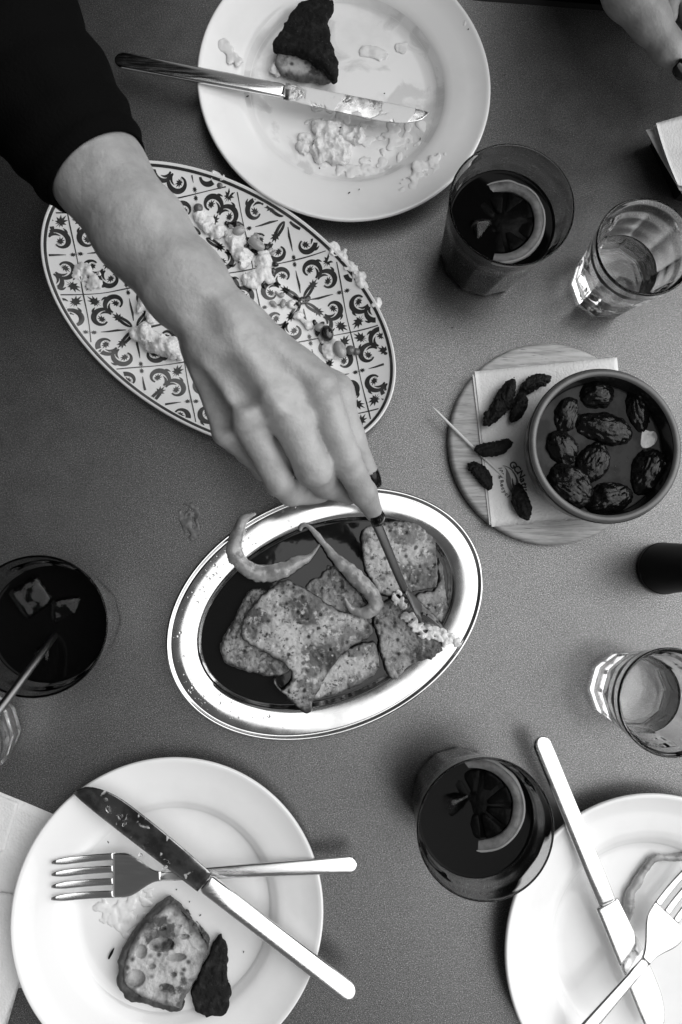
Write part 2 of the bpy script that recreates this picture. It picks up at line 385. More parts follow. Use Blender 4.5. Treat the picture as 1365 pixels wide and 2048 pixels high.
table = empty('cafe_table', [(c0[0]+c1[0])/2, c0[1]-.45, -.74], 'satin grey speckled cafe table holding all the plates and glasses', 'table')
V, F = slab_quad([p-en*.006*0 for p in tb], -.026, 0, .0012); part(table, 'tabletop', V, F, M['table'], smooth=False)
V, F = slab_quad([c0+en*.0003, c1+en*.0003, c1+en*.006, c0+en*.006], -.03, -.001, .001); part(table, 'edge_strip', V, F, M['trim'], smooth=False)
tc_ = np.array(table.location); tc_[2] = 0
V, F = lathe([(.001, -.74), (.26, -.74), (.26, -.73), (.05, -.715), (.035, -.70), (.035, -.05), (.12, -.03), (.12, -.0265), (.001, -.0265)], 40, tc_); part(table, 'pedestal', V, F, M['trim'])

# ------------------------------------------------------------------ plates
def plate(cx, cy, rpx, label, dirty=False):
    m, a, b, g_ = fit(cx, cy, rpx, rpx, 0, .021); R = (a+b)/2; m[2] = 0
    rw = R*.62; rr = R*.70
    top = [(.0005, .0062), (rw*.5, .006), (rw*.9, .0062), (rw, .0068), (rw+.004, .0085), (rr-.001, .0130), (rr+.002, .0146), (rr+.006, .0155), (R*.85, .0178), (R-.004, .0203)]+arc(R-.002, .0198, .002, 80, -70, 5)
    prof = top+[(R*.85, .0145), (rr+.004, .0125), (rr-.006, .0085), (rw+.001, .004), (rw-.002, .0005), (rw-.005, .0005), (rw-.007, .0025), (.0005, .0025)]
    V, F = lathe(prof[::-1], 160, m)
    o = single('dinner_plate', V, F, M['china'], label, 'plate', 'white dinner plates')
    o.data.materials.append(M['china_dirty'])
    if dirty:
        for p in o.data.polygons:
            c = Vector(p.center)+o.location; q = math.hypot(c.x-m[0], c.y-m[1])
            if q < R*.69 and p.normal.z > .1: p.material_index = 1
    return o, m, R
plate_a, PA, RA = plate(690, 163, 285, 'white dinner plate at the top holding cheese smears, a knife and burnt bread', True)
plate_b, PB, RB = plate(336, 1836, 319, 'white dinner plate at the lower left with crossed knife and fork and bread')
plate_c, PC, RC = plate(1308, 1905, 308, 'white dinner plate in the lower right corner beside the dark tumbler')

# ------------------------------------------------------------------ cutlery
def loft(P0, P1, st, n=14, roll=0, pw=2.4):
    """st: (s, lateral offset, half width, half thickness, z offset) along P0->P1"""
    P0 = np.asarray(P0, float); P1 = np.asarray(P1, float); d = P1-P0; s_ = np.cross(d, [0, 0, 1.]); s_ /= np.linalg.norm(s_); V = []; F = []
    u = np.cross(s_, d); u /= np.linalg.norm(u); cr, sr = math.cos(R_(roll)), math.sin(R_(roll)); s_, u = s_*cr+u*sr, u*cr-s_*sr
    for (s, off, hw, ht, dz) in st:
        c = P0+d*s+s_*off+u*dz
        for k in range(n):
            a = 2*math.pi*k/n; x = math.cos(a); y = math.sin(a)
            V.append(c+s_*hw*math.copysign(abs(x)**(2/pw), x)+u*ht*math.copysign(abs(y)**(2/pw), y))
    m = len(st)
    for i in range(m-1):
        for k in range(n): F.append([i*n+k, (i+1)*n+k, (i+1)*n+(k+1) % n, i*n+(k+1) % n])
    F.append(list(range(n))); F.append([(m-1)*n+k for k in range(n)][::-1]); return V, F
def rounded(s0, s1, w0, w1, L, ht, n=8, end0=True, end1=False, z=0):
    st = []
    if end0:
        for k in range(n):
            st.append((s0+(w0/L)*(1-math.cos(math.pi/2*k/n)), 0, max(w0*math.sin(math.pi/2*k/n), w0*.06), ht*(.35+.65*k/n), z))
    for k in range(6): t = k/5; st.append((s0+(w0/L if end0 else 0)+(s1-s0-(w0/L if end0 else 0))*t, 0, w0+(w1-w0)*t, ht, z))
    return st
def knife(h_end, junc, tip, w_end, w_j, w_b, label, zs, side=1, blade_mat='steel', bow=0.0, tipfrac=.35, roll=(0, 0)):
    H, J, T = at(*h_end, zs[0]), at(*junc, zs[1]), at(*tip, zs[2])
    T = H+(T-H)  # blade keeps the handle's line
    L = np.linalg.norm(T-H); sj = np.dot(J-H, T-H)/L**2; sc_ = pxm(.022)
    k = empty('table_knife', (H[0], H[1], min(zs)), label, 'knife')
    st = rounded(0, sj, w_end*sc_/2, w_j*sc_/2, L, .0023)
    st += [(sj+.006, 0, w_j*sc_/2*.9, .0019, 0), (sj+.012, 0, w_j*sc_/2*.86, .0014, 0)]
    V, F = loft(H, T, st, pw=3.2, roll=roll[0]); part(k, 'handle', V, F, M['steel'])
    st = []; wb = w_b*sc_/2; s0 = sj+.0125
    for i in range(26):
        t = i/25; s = s0+(1-s0)*t
        # spine straight, cutting edge bellies out, tip rounds back to the spine
        lo = wb*(.8+.3*math.sin(math.pi*min(t*1.0, 1)*.8)); up = wb*.85
        if t > 1-tipfrac:
            q = (t-(1-tipfrac))/tipfrac; e = math.sqrt(max(0, 1-q**2.4)); c_ = (up*.75); hi = c_+(up-c_)*e*1.0; lo2 = -c_+(lo+c_)*e; up_, lo_ = hi*1.0, lo2
            if q > .97: up_, lo_ = c_+.0004, -c_+.0004
        else: up_, lo_ = up, lo
        st.append((s, side*(up_-lo_)/2, max((up_+lo_)/2, .0004), .0007+.0005*(1-t), 0))
    V, F = loft(H, T, st, pw=2.2, roll=roll[1]); part(k, 'blade', V, F, M[blade_mat]); return k, H, T
def fork(h_end, neck, tips, label, zs, w_end=32, w_neck=16, w_head=80, bowl=.006, n_tines=4, flip=1, roll=0):
    H, N, T = at(*h_end, zs[0]), at(*neck, zs[1]), at(*tips, zs[2]); sc_ = pxm(.025)
    k = empty('table_fork', (H[0], H[1], min(zs)), label, 'fork')
    L = np.linalg.norm(N-H); st = rounded(0, 1, w_end*sc_/2, w_neck*sc_/2, L, .0014)
    V, F = loft(H, N, st, pw=2.6, roll=roll); part(k, 'handle', V, F, M['steel'])
    d = T-N; L = np.linalg.norm(d); wn, wh = w_neck*sc_/2, w_head*sc_/2
    zc = lambda t: -flip*bowl*math.sin(math.pi*min(1, max(0, t*.95)))*(1 if t < .6 else 1)
    st = []
    for i in range(17):
        t = i/16*.46; q = t/.46; e = .5-.5*math.cos(math.pi*min(1, q*1.25)); st.append((t-.004, 0, wn+(wh-wn)*e, .0014-.0005*q, zc(t)))
    V, F = loft(N, T, st, pw=4); part(k, 'head', V, F, M['steel'])
    tw = 2*wh/(n_tines+(n_tines-1)*.62)
    for j in range(n_tines):
        off = -wh+tw/2+j*tw*1.62; st = []
        for i in range(15):
            q = i/14; t = .435+q*.565; hw = tw/2*(1 if q < .75 else 1-.6*((q-.75)/.25)**2)
            st.append((t, off*(1-.06*q), hw, (.0008-.0002*q)*(.5 if i == 0 else 1), zc(t)))
        V, F = loft(N, T, st, n=10, pw=3); part(k, 'tine', V, F, M['steel'])
    return k
knife((230, 118), (563, 172), (857, 238), 40, 34, 48, 'cheese smeared table knife lying across the top plate', (.0245, .0225, .0205), side=-1, blade_mat='smear_steel', roll=(8, 3))
knife((708, 1993), (416, 1771), (157, 1570), 36, 36, 58, 'steel table knife, greasy blade with painted dark reflection, over a fork on lower left plate', (.0300, .0300, .0300), side=-1, blade_mat='smear_dark_reflection', roll=(-9, 15))
fork((714, 1728), (322, 1752), (103, 1762), 'steel fork with four tines under the knife on the lower left plate', (.0235, .0225, .0205), 32, 18, 84, .006, roll=-9)
knife((1079, 1474), (1215, 1798), (1325, 2075), 38, 38, 60, 'bright steel table knife resting on the rim of the lower right plate', (.0265, .0235, .0200), side=1, blade_mat='steel', roll=(0, 4))
fork((1150, 2085), (1292, 1922), (1420, 1745), 'steel fork lying over the knife on the lower right plate', (.0290, .0290, .0240), 30, 20, 88, .006)

# ------------------------------------------------------------------ steel oval dish with slices
SM, SA, SB, SG = fit(652, 1226, 330, 237, 23.3, .016); SM[2] = 0
dish = empty('steel_serving_dish', SM, 'oval polished steel serving dish full of fried slices in dark sauce', 'serving dish')
prof = [(-SA*0-.094, .0032), (-.034, .0032), (-.0275, .0036), (-.0258, .0048), (-.0235, .0095), (-.0222, .0110), (-.020, .0117), (-.0055, .0156), (-.0046, .0152), (-.0036, .0150), (-.0028, .0158)]+arc(-.0014, .0158, .0014, 150, -80, 6)
prof += [(-.006, .0138), (-.020, .0103), (-.0245, .0080), (-.0275, .0020), (-.034, .0006), (-.094, .0006)]
V, F = lathe(prof[::-1], 160, SM, ell=(SA, SB, SG)); part(dish, 'dish', V, F, M['steel_dish'])
def crop1(P, ox=320, oy=880, s=2.037): return [(p[0]/s+ox, p[1]/s+oy)+tuple(p[2:]) for p in P]
V, F = lathe([(-.094, .0042), (-.0272, .0042), (-.0258, .0050), (-.0253, .0058), (-.0270, .0060), (-.094, .0060)][::-1][::-1][::-1], 120, SM, ell=(SA, SB, SG))
o = single('dark_sauce', V, F, M['sauce'], 'pool of dark oily sauce in the steel serving dish', 'sauce')
def rim_attr(o):
    V = np.array([v.co[:] for v in o.data.vertices])+np.array(o.matrix_basis.translation)
    if o.parent: V = V+root_loc(o)
    d = poly_sd(V[:, 0], V[:, 1], slab.P2); a = o.data.attributes.new('rim', 'FLOAT', 'POINT'); a.data.foreach_set('value', d.astype(np.float32))
def slice_(name_label, P, z0, th, m, seed, holes=0, zf=None, cut=None, taper=0):
    W = ats(crop1(P), z0+th); rs = np.random.RandomState(seed); hs = []
    lo, hi = W.min(0), W.max(0)
    for _ in range(holes):
        hs.append(((rs.uniform(lo[0], hi[0]), rs.uniform(lo[1], hi[1]), z0+th+.0002), (rs.uniform(.0006, .0016), rs.uniform(.0006, .0014), .0014)))
    V, F = slab(W, z0, th, rnd=.0010, h=.00072, amp=.00032, nsc=300, seed=seed, holes=hs, zf=zf, edge=.0012, sm=1)
    o = single('fried_slice', V, F, M[m], name_label, 'fried slice', 'fried slices in the steel dish'); rim_attr(o); return o
wav = lambda sx, sy, a=.0012, ph=0: (lambda X, Y: a*np.sin(X*sx+ph)*np.cos(Y*sy+ph*.7))
slice_('pale fried slice lowest in the dish, half under the largest slice', [(735, 865), (865, 810), (893, 850), (898, 950), (800, 1005), (640, 1065), (610, 1040), (660, 960)], .0055, .0045, 'ham', 1, 22)
slice_('browned fried slice at the left end of the dish under the largest slice', [(385, 590), (350, 620), (318, 690), (305, 740), (262, 790), (244, 860), (262, 905), (330, 935), (405, 958), (470, 968), (540, 950), (560, 800), (480, 640)], .0055, .0045, 'ham_dark', 2, 18)
slice_('fried slice behind the curled pepper, partly under the largest slice', [(575, 600), (640, 560), (700, 500), (760, 560), (830, 640), (870, 690), (870, 760), (760, 840), (650, 760)], .0052, .0045, 'ham_dark', 3, 16)
slice_('fried slice at the upper right of the dish under the held fork', [(815, 372), (850, 345), (940, 328), (1060, 330), (1110, 372), (1125, 450), (1145, 600), (1040, 618), (905, 645), (850, 560), (822, 470)], .0060, .0055, 'ham', 4, 26, wav(60, 50))
slice_('narrow browned slice at the right end of the dish', [(1128, 470), (1152, 490), (1170, 600), (1180, 700), (1160, 760), (1110, 720), (1050, 660), (1030, 625), (1140, 610)], .0050, .0040, 'ham_dark', 5, 6)
slice_('dark browned slice at the right topped with white cheese flakes', [(862, 700), (895, 665), (960, 648), (1050, 650), (1120, 700), (1160, 770), (1218, 860), (1205, 900), (1100, 932), (1020, 968), (965, 988), (925, 955), (895, 840)], .0070, .0055, 'ham_dark', 6, 26, wav(80, 70, .0016, 1))
zfa = lambda X, Y: .0018*np.sin(X*45+1)*np.cos(Y*38)+.0006*np.sin(X*160+Y*90)
slice_('largest fried slice, lying on top of the others with a torn lower corner', [(500, 562), (455, 598), (400, 645), (352, 705), (322, 782), (342, 822), (422, 862), (500, 908), (548, 962), (500, 1030), (480, 1000), (470, 965), (450, 985), (520, 1055), (580, 1105), (612, 1118), (628, 1060), (655, 1000), (722, 895), (762, 850), (872, 800), (862, 735), (820, 715), (720, 692), (640, 640), (570, 588)], .0098, .0050, 'ham', 7, 46, zfa)
def pepper(P, rad, z, label, seed, name='pickled_pepper', s=2.037, ox=320, oy=880, cat='pepper', m='pepper', grp='pale pickled peppers'):
    Q = [(p[0]/s+ox, p[1]/s+oy, zz) for p, zz in zip(P, z)]
    V, F = tube([at(*q) for q in Q], [r/s*pxm(.02) for r in rad], n=20, sub=10, bump=.22, bs=170, seed=seed, fy=.8)
    return single(name, V, F, M[m], label, cat, grp)
pepper([(390, 300), (340, 325), (318, 380), (300, 440), (322, 495), (372, 532), (430, 545), (500, 530), (560, 500), (612, 475), (652, 425)], [7, 18, 24, 30, 32, 34, 36, 34, 26, 13, 5],
       [.019, .020, .018, .015, .0135, .0125, .012, .012, .0115, .0115, .013], 'pale pickled pepper curled over the left rim of the steel dish', 11)
pepper([(572, 368), (582, 350), (605, 352), (640, 388), (690, 450), (730, 492), (770, 530), (812, 572), (852, 612), (878, 655), (868, 690), (830, 704), (782, 690), (754, 645)], [8, 9, 9, 12, 15, 24, 30, 33, 34, 33, 28, 22, 14, 5],
       [.012, .013, .014, .014, .0145, .016, .017, .0175, .018, .018, .0175, .017, .0165, .018], 'pale pickled pepper with hooked tip lying in the middle of the dish', 12)
# sliver leaves on slices
def flakes(name, pts, z, spread, rad, m, label, cat, seed, h=.0006, n_each=5, flat=.5, amp=.0006, nsc=350, k=.0012, par=None, kind=None, group=None):
    rs = np.random.RandomState(seed); W = ats(pts, z); lo = W.min(0)-spread-rad*2; hi = W.max(0)+spread+rad*2; lo[2] = z-.002; hi[2] = z+rad*3
    S = SDF(lo, hi, h)
    for p in W:
        for _ in range(n_each):
            c = p+np.array([rs.uniform(-1, 1)*spread, rs.uniform(-1, 1)*spread, rs.uniform(0, .8)*rad*flat]); r = rad*rs.uniform(.5, 1.15)
            S.ell(c, (r*rs.uniform(.7, 1.4), r*rs.uniform(.5, 1), r*flat*rs.uniform(.7, 1.3)), k, rs.uniform(0, 3.1))
    S.noise(amp, nsc, seed)
    if m == 'cheese': S.F = S.F+.0011*np.abs(fbm(S.P, 150, seed+5, 3))-.0003
    V, F = S.out()
    return single(name, V, F, M[m], label, cat, group, kind=kind)
flakes('cheese_flakes', crop1([(965, 640), (975, 665), (1000, 715), (1030, 735), (1050, 765), (1080, 770), (1080, 795), (1120, 790), (1150, 800), (1175, 812), (1195, 815)]), .0148, .0036, .0030, 'cheese', 'white crumbled cheese flakes at the tip of the held fork', 'cheese', 21, n_each=6, amp=.0010)
# fat drops on the steel rim
rs = np.random.RandomState(5); G = Geo()
for _ in range(150):
    t = rs.normal(-.95, .35) if rs.rand() < .6 else rs.normal(.35, .35); ins = rs.uniform(.006, .021)
    x = (SA-ins)*math.cos(t); y = (SB-ins)*math.sin(t); r = rs.choice([.0004, .0006, .0009, .0013], p=[.45, .3, .17, .08])
    c = SM+[x*math.cos(SG)-y*math.sin(SG), x*math.sin(SG)+y*math.cos(SG), .0156-(ins-.0055)*.27]
    vv, ff = [], []
    for i in range(4):
        for k in range(8): a = math.pi/2*i/3.2; vv.append(c+[r*math.cos(a)*math.cos(k*math.pi/4), r*math.cos(a)*math.sin(k*math.pi/4), r*.55*math.sin(a)])
    for i in range(3):
        for k in range(8): ff.append([i*8+k, i*8+(k+1) % 8, (i+1)*8+(k+1) % 8, (i+1)*8+k])
    ff.append([24+k for k in range(8)]); G.add(vv, ff)
single('fat_drops', G.V, G.F, M['drop'], 'tiny fat drops scattered on the rim of the steel dish', 'drops', kind='stuff')

# ------------------------------------------------------------------ ornamental oval platter
OM, OA, OB, OG = fit(438, 611, 394.6, 238.5, -32.8, .018); OM[2] = 0
def ozr(ins):          # height of the upper surface, ins = metres in from the rim
    t = min(1, max(0, ins/.045)); return .0055+.0125*(1-t)**1.7
platter = empty('oval_platter', OM, 'oval platter printed with dark scrolling tile ornament under the reaching hand', 'platter')
top = [(-ins, ozr(ins)) for ins in (.094, .07, .05, .042, .034, .027, .020, .014, .009, .005, .0025)]
prof = top+arc(-.0014, .0172, .0014, 80, -80, 6)+[(-.006, .0140), (-.016, .0100), (-.03, .0055), (-.045, .0025), (-.05, .0003), (-.094, .0003)]
V, F = lathe(prof[::-1], 180, OM, ell=(OA, OB, OG)); part(platter, 'platter_body', V, F, M['china'])
def on_platter(P, lift=.00025):
    d = P[:, :2]-OM[:2]; c, s = math.cos(-OG), math.sin(-OG); x = d[:, 0]*c-d[:, 1]*s; y = d[:, 0]*s+d[:, 1]*c
    # inset = the oval (A-i, B-i) that passes through the point
    lo = np.zeros(len(P))-.02; hi = np.full(len(P), min(OA, OB)-.0005)
    for _ in range(24):
        m = (lo+hi)/2; v = (x/(OA-m))**2+(y/(OB-m))**2; lo = np.where(v < 1, m, lo); hi = np.where(v < 1, hi, m)
    i = (lo+hi)/2; z = np.array([ozr(q) for q in i])+lift
    return np.column_stack([P[:, :2], z]), i
G = Geo(); rs = np.random.RandomState(2)
O0, Uv, Vv = at(702, 663, .01), at(702+162, 663-28, .01)-at(702, 663, .01), at(702+34, 663+160, .01)-at(702, 663, .01)
def stamp(P, F):       # polygons in tile units
    W = np.array([O0+Uv*p[0]+Vv*p[1] for p in P]); W, ins = on_platter(W)
    keep = [f for f in F if all(ins[i] > .0052 for i in f)]
    used = sorted({i for f in keep for i in f}); mp = {u: n for n, u in enumerate(used)}
    if keep: G.add(W[used], [[mp[i] for i in f] for f in keep])
def strip(C, wd):
    C = np.asarray(C, float); T = np.gradient(C, axis=0); T /= np.linalg.norm(T, axis=1)[:, None]+1e-9; N = np.column_stack([-T[:, 1], T[:, 0]]); wd = np.asarray(wd)[:, None]
    P = np.vstack([C+N*wd, C-N*wd]); n = len(C); return P, [[i, i+1, n+i+1, n+i] for i in range(n-1)]
def rot2(P, a, c=(0, 0)): P = np.asarray(P, float)-c; return P@np.array([[math.cos(a), math.sin(a)], [-math.sin(a), math.cos(a)]])+c
def leaf(c, ang, s):
    r = [1, .50, .88, .45, .78, .38, .62, .30, .55, .16, .75]; r = r+r[-2:0:-1]; n = len(r)
    P = [(0, 0)]+[(s*r[k]*math.cos(2*math.pi*k/n), .72*s*r[k]*math.sin(2*math.pi*k/n)) for k in range(n)]
    P = rot2(P, ang)+c; return P, [[0, 1+k, 1+(k+1) % n] for k in range(n)]
def volute(c, r, a0, turn, hand):
    t = np.linspace(0, 1, 34); rr = r*(1-.62*t**1.1); a = a0+hand*turn*t
    C = np.column_stack([c[0]+rr*np.cos(a), c[1]+rr*np.sin(a)]); wd = r*(.065+.23*np.sin(math.pi*np.clip(t*.95+.03, 0, 1))**1.5*(1-t*.75)); return strip(C, wd)
for iu in range(-5, 3):
    for iv in range(-3, 4):
        ctr = np.array([iu+.5, iv+.5]); jit = rs.uniform(-.012, .012, 2)
        for k in range(4):
            a = k*math.pi/2
            def put(PF, mirror=False):
                P, F = PF; P = np.asarray(P)
                if mirror: P = P[:, ::-1]; 
                stamp(rot2(P, a)+ctr+jit, F)
            put(leaf((.385, .385), math.pi/4, .118)); put(leaf((.155, .155), math.pi/4, .105)); put(leaf((.445, 0), 0, .055)); put(strip([(.10, 0), (.2, .006), (.30, 0), (.38, 0)], [.004, .014, .010, .003]))
            for mir in (False, True):
                put(volute((.335, .165), .140, 2.6, 5.0, -1), mir)
                put(leaf((.340, .155), .9, .080), mir)
                t = np.linspace(0, 1, 10)
                put(strip(np.column_stack([.225+.02*np.sin(t*3)+.10*t, .235+.055*t+.02*np.sin(t*3.1)]), .010*np.sin(math.pi*np.clip(t, .02, .98))+.002), mir)
                put(strip(np.column_stack([.235+.125*t, .215+.035*np.sin(t*2.8)]), .012*np.sin(math.pi*np.clip(t, .02, .98))+.002), mir)
                put(strip(np.column_stack([.03+.17*t, .03+.16*t**1.6]), .016*np.sin(math.pi*np.clip(t*.8+.1, 0, 1))+.002), mir)
                put(strip(np.column_stack([.40+.03*np.sin(3*t), .22+.10*t]), .014*np.sin(math.pi*np.clip(t, .02, .98))+.002), mir)
for k in range(-5, 5):
    t = np.linspace(-5, 4, 400); wob = .006*np.sin(t*3.1+k)+.004*np.sin(t*7.7+2*k)
    stamp(*strip(np.column_stack([t, k+wob]), np.full(400, .0062)+.0015*np.sin(t*9+k))); stamp(*strip(np.column_stack([k+wob, t]), np.full(400, .0062)+.0015*np.sin(t*8+k)))
part(platter, 'printed_ornament', G.V, G.F, M['print_'], smooth=False, kind='stuff')
n = 240; Vb = []; Fb = []
for ins in (.0024, .0030, .0038, .0046):
    for k in range(n):
        p = 2*math.pi*k/n; x = (OA-ins)*math.cos(p); y = (OB-ins)*math.sin(p); Vb.append([OM[0]+x*math.cos(OG)-y*math.sin(OG), OM[1]+x*math.sin(OG)+y*math.cos(OG), np.interp(ins, [.0025, .005], [ozr(.0025), ozr(.005)])+.0003])
for i in range(3):
    for k in range(n): Fb.append([i*n+k, i*n+(k+1) % n, (i+1)*n+(k+1) % n, (i+1)*n+k])
part(platter, 'border_line', Vb, Fb, M['print_'])
# leftovers on it
def lump(pts, z, spread, rad, label, seed, m='cheese', **kw):
    kw.setdefault('amp', .0014); kw.setdefault('nsc', 210); kw.setdefault('k', .0026); return flakes('cheese_lump', pts, z, spread, rad, m, label, 'cheese', seed, **kw)
lump([(405, 440), (420, 452), (432, 470)], .0065, .0035, .0050, 'small cheese crumb heap at the upper edge of the forearm', 31)
lump([(465, 478), (482, 505), (498, 520), (522, 520), (530, 548), (512, 560)], .0065, .0048, .0062, 'large crumbled cheese heap beside the wrist on the ornate platter', 32, flat=.7, n_each=4)
lump([(585, 608), (600, 625), (622, 645), (642, 668), (660, 700), (672, 715)], .0060, .0045, .0048, 'cheese ridge along the back of the hand on the ornate platter', 33, n_each=3, flat=.5)
lump([(282, 672), (300, 680), (318, 690), (335, 700), (350, 708)], .0065, .0034, .0068, 'oval cheese lump left of the wrist on the ornate platter', 34, flat=.85)
lump([(286, 608), (304, 632)], .0065, .0028, .0040, 'small cheese bit tucked below the forearm', 35)
lump([(155, 550), (170, 545), (190, 560)], .0080, .005, .0030, 'thin pale cheese smear near the left side of the platter', 36, flat=.25, n_each=7, m='cream')
lump([(668, 500), (684, 514), (697, 530), (716, 548), (728, 566), (752, 606)], .0150, .0030, .0036, 'cheese smear clinging to the right rim of the ornate platter', 37, flat=.5, m='cream')
lump([(430, 352), (444, 360)], .0140, .002, .0022, 'tiny cheese crumb beside the caper near the platter rim', 38)
flakes('pepper_scraps', [(470, 465), (500, 480), (520, 500), (545, 540), (600, 600), (640, 655)], .0066, .007, .0034, 'olive', 'dark shiny scraps mixed in the leftovers on the ornate platter', 'scraps', 39, kind='stuff')
flakes('onion_scraps', [(455, 460), (505, 500), (540, 515), (520, 470), (560, 600)], .0068, .006, .0028, 'bean', 'grey vegetable scraps mixed in the leftovers on the ornate platter', 'scraps', 40, kind='stuff')
def bead(name, px, py, rx, ry, ang, m, label, cat, z=.006, hz=.8, grp=None, seed=0):
    s = pxm(.012); r = (rx*s, ry*s, min(rx, ry)*s*hz); c = at(px, py, z+r[2]); V = []; F = []; n = 20; mm = 12
    for i in range(mm+1):
        th = math.pi*i/mm-math.pi/2
        for k in range(n): p = 2*math.pi*k/n; V.append((r[0]*max(math.cos(th), 1e-3)*math.cos(p), r[1]*max(math.cos(th), 1e-3)*math.sin(p), r[2]*math.sin(th)))
    V = np.array(V)@np.array(Matrix.Rotation(R_(ang), 3, 'Z')).T; V = V*(1+.06*vn(V, 300, seed))[:, None]+c
    for i in range(mm):
        for k in range(n): F.append([i*n+k, i*n+(k+1) % n, (i+1)*n+(k+1) % n, (i+1)*n+k])
    return single(name, V, F, M[m], label, cat, grp)
bead('bean', 513, 488, 19, 11, -30, 'bean', 'pale oval bean by the large cheese heap', 'bean', .010, grp='beans on the ornate platter')
bead('bean', 478, 461, 14, 10, 20, 'bean', 'grey bean half hidden behind the large cheese heap', 'bean', .009, grp='beans on the ornate platter')
bead('bean', 680, 699, 13, 19, 20, 'bean', 'pale oval bean between the dark olive and the capers', 'bean', .007, grp='beans on the ornate platter')
bead('bean', 640, 655, 12, 9, 0, 'bean', 'small pale bean touching the back of the hand', 'bean', .007, grp='beans on the ornate platter')
bead('olive', 654, 667, 14, 17, 10, 'olive', 'shiny black olive beside the back of the hand', 'olive', .007)
bead('caper', 701, 700, 10, 10, 0, 'pea', 'larger caper right of the pale bean', 'caper', .007, grp='capers on the ornate platter')
bead('caper', 713, 703, 8, 8, 0, 'pea', 'smaller caper farthest right of the pair near the bean', 'caper', .007, grp='capers on the ornate platter')
bead('caper', 441, 371, 8, 8, 0, 'pea', 'caper near the upper rim of the platter', 'caper', .011, grp='capers on the ornate platter')
bead('caper', 397, 416, 10, 10, 0, 'pea', 'caper on a printed scroll just right of the forearm', 'caper', .007, grp='capers on the ornate platter')

# ------------------------------------------------------------------ food on the white plates
def crop2(P, ox=400, oy=0, s=2.275): return [(p[0]/s+ox, p[1]/s+oy)+tuple(p[2:]) for p in P]
def crop4(P, ox=0, oy=1500, s=1.845): return [(p[0]/s+ox, p[1]/s+oy)+tuple(p[2:]) for p in P]
def piece(par, name, P, z0, th, m, seed, holes=(), **kw):
    V, F = slab(ats(P, z0+th*.8), z0, th, seed=seed, holes=holes, **kw); o = part(par, name, V, F, M[m]); rim_attr(o); return o
toast = empty('bread_end', at(610, 90, .007), 'burnt dark bread end leaning on cheese at the top plate', 'bread')
piece(toast, 'crust', crop2([(500, 5), (440, 25), (395, 90), (350, 160), (325, 205), (370, 222), (430, 232), (500, 268), (560, 310), (600, 375), (625, 368), (634, 320), (622, 265), (595, 205), (592, 160), (580, 95), (602, 68), (618, 12), (560, 8)]), .015, .010, 'crust', 51, rnd=.0025, h=.0008, amp=.0006, nsc=330, edge=.0008, zf=lambda X, Y: .003*np.sin(X*60))
piece(toast, 'crumb', crop2([(365, 218), (345, 250), (340, 300), (375, 335), (430, 350), (520, 365), (600, 372), (600, 320), (520, 260), (430, 222)]), .0075, .0085, 'crumb', 52, rnd=.003, h=.0008, amp=.001, nsc=160, edge=.001)
lump(crop2([(375, 265), (400, 300), (430, 290), (350, 320), (440, 330)]), .0085, .003, .0045, 'soft cheese under the burnt bread end', 53)
lump(crop2([(545, 580), (570, 600), (600, 590), (560, 640), (600, 650), (640, 665), (560, 700), (600, 720), (640, 715), (540, 690)]), .0065, .0040, .0060, 'largest soft cheese heap left on the top plate', 54, flat=.7, amp=.0011)
lump(crop2([(660, 600), (690, 610), (720, 600), (725, 625), (700, 640)]), .0065, .0028, .0036, 'small cheese heap right of the largest one on the top plate', 55)
lump(crop2([(475, 630), (490, 660), (465, 670), (480, 690)]), .0065, .0028, .0038, 'small cheese heap left of the largest one on the top plate', 56)
lump(crop2([(1185, 60), (1195, 90), (1205, 110), (1225, 130)]), .0165, .0020, .0026, 'cheese smear on the upper right rim of the top plate', 57, flat=.4, m='cream')
# thin greasy cheese films
def film(pts, z, label, seed, spread=.008, rad=.006, m='cream', n_each=5):
    n_each *= 4; rad *= .42
    return flakes('cheese_film', pts, z-.0004, spread, rad, m, label, 'cheese film', seed, flat=.17, amp=.00025, nsc=300, k=.0015, n_each=n_each, h=.0008, kind='stuff')
film(crop2([(750, 240), (800, 235), (920, 220), (820, 250)]), .0062, 'thin cheese film in the upper well of the top plate', 58, .004, .005)
film(crop2([(660, 790), (720, 800), (780, 790), (860, 800), (940, 740), (1000, 690)]), .0068, 'thin cheese film along the lower well of the top plate', 59, .007, .006)
film(crop2([(1010, 780), (1050, 820), (950, 850), (1080, 740), (1000, 860)]), .0172, 'thin cheese film on the lower right rim of the top plate', 60, .008, .006)
film(crop2([(120, 220), (160, 270), (100, 205)]), .0178, 'thin cheese film on the left rim of the top plate', 61, .005, .004)
film(crop2([(560, 560), (700, 540), (620, 760), (850, 600), (950, 620), (800, 700)]), .0062, 'broad thin cheese film around the heap on the top plate', 62, .014, .009)
film(crop4([(480, 590), (430, 620), (400, 580), (520, 560), (470, 660)]), .0062, 'thin greasy film left of the bread on the lower left plate', 63, .010, .005)
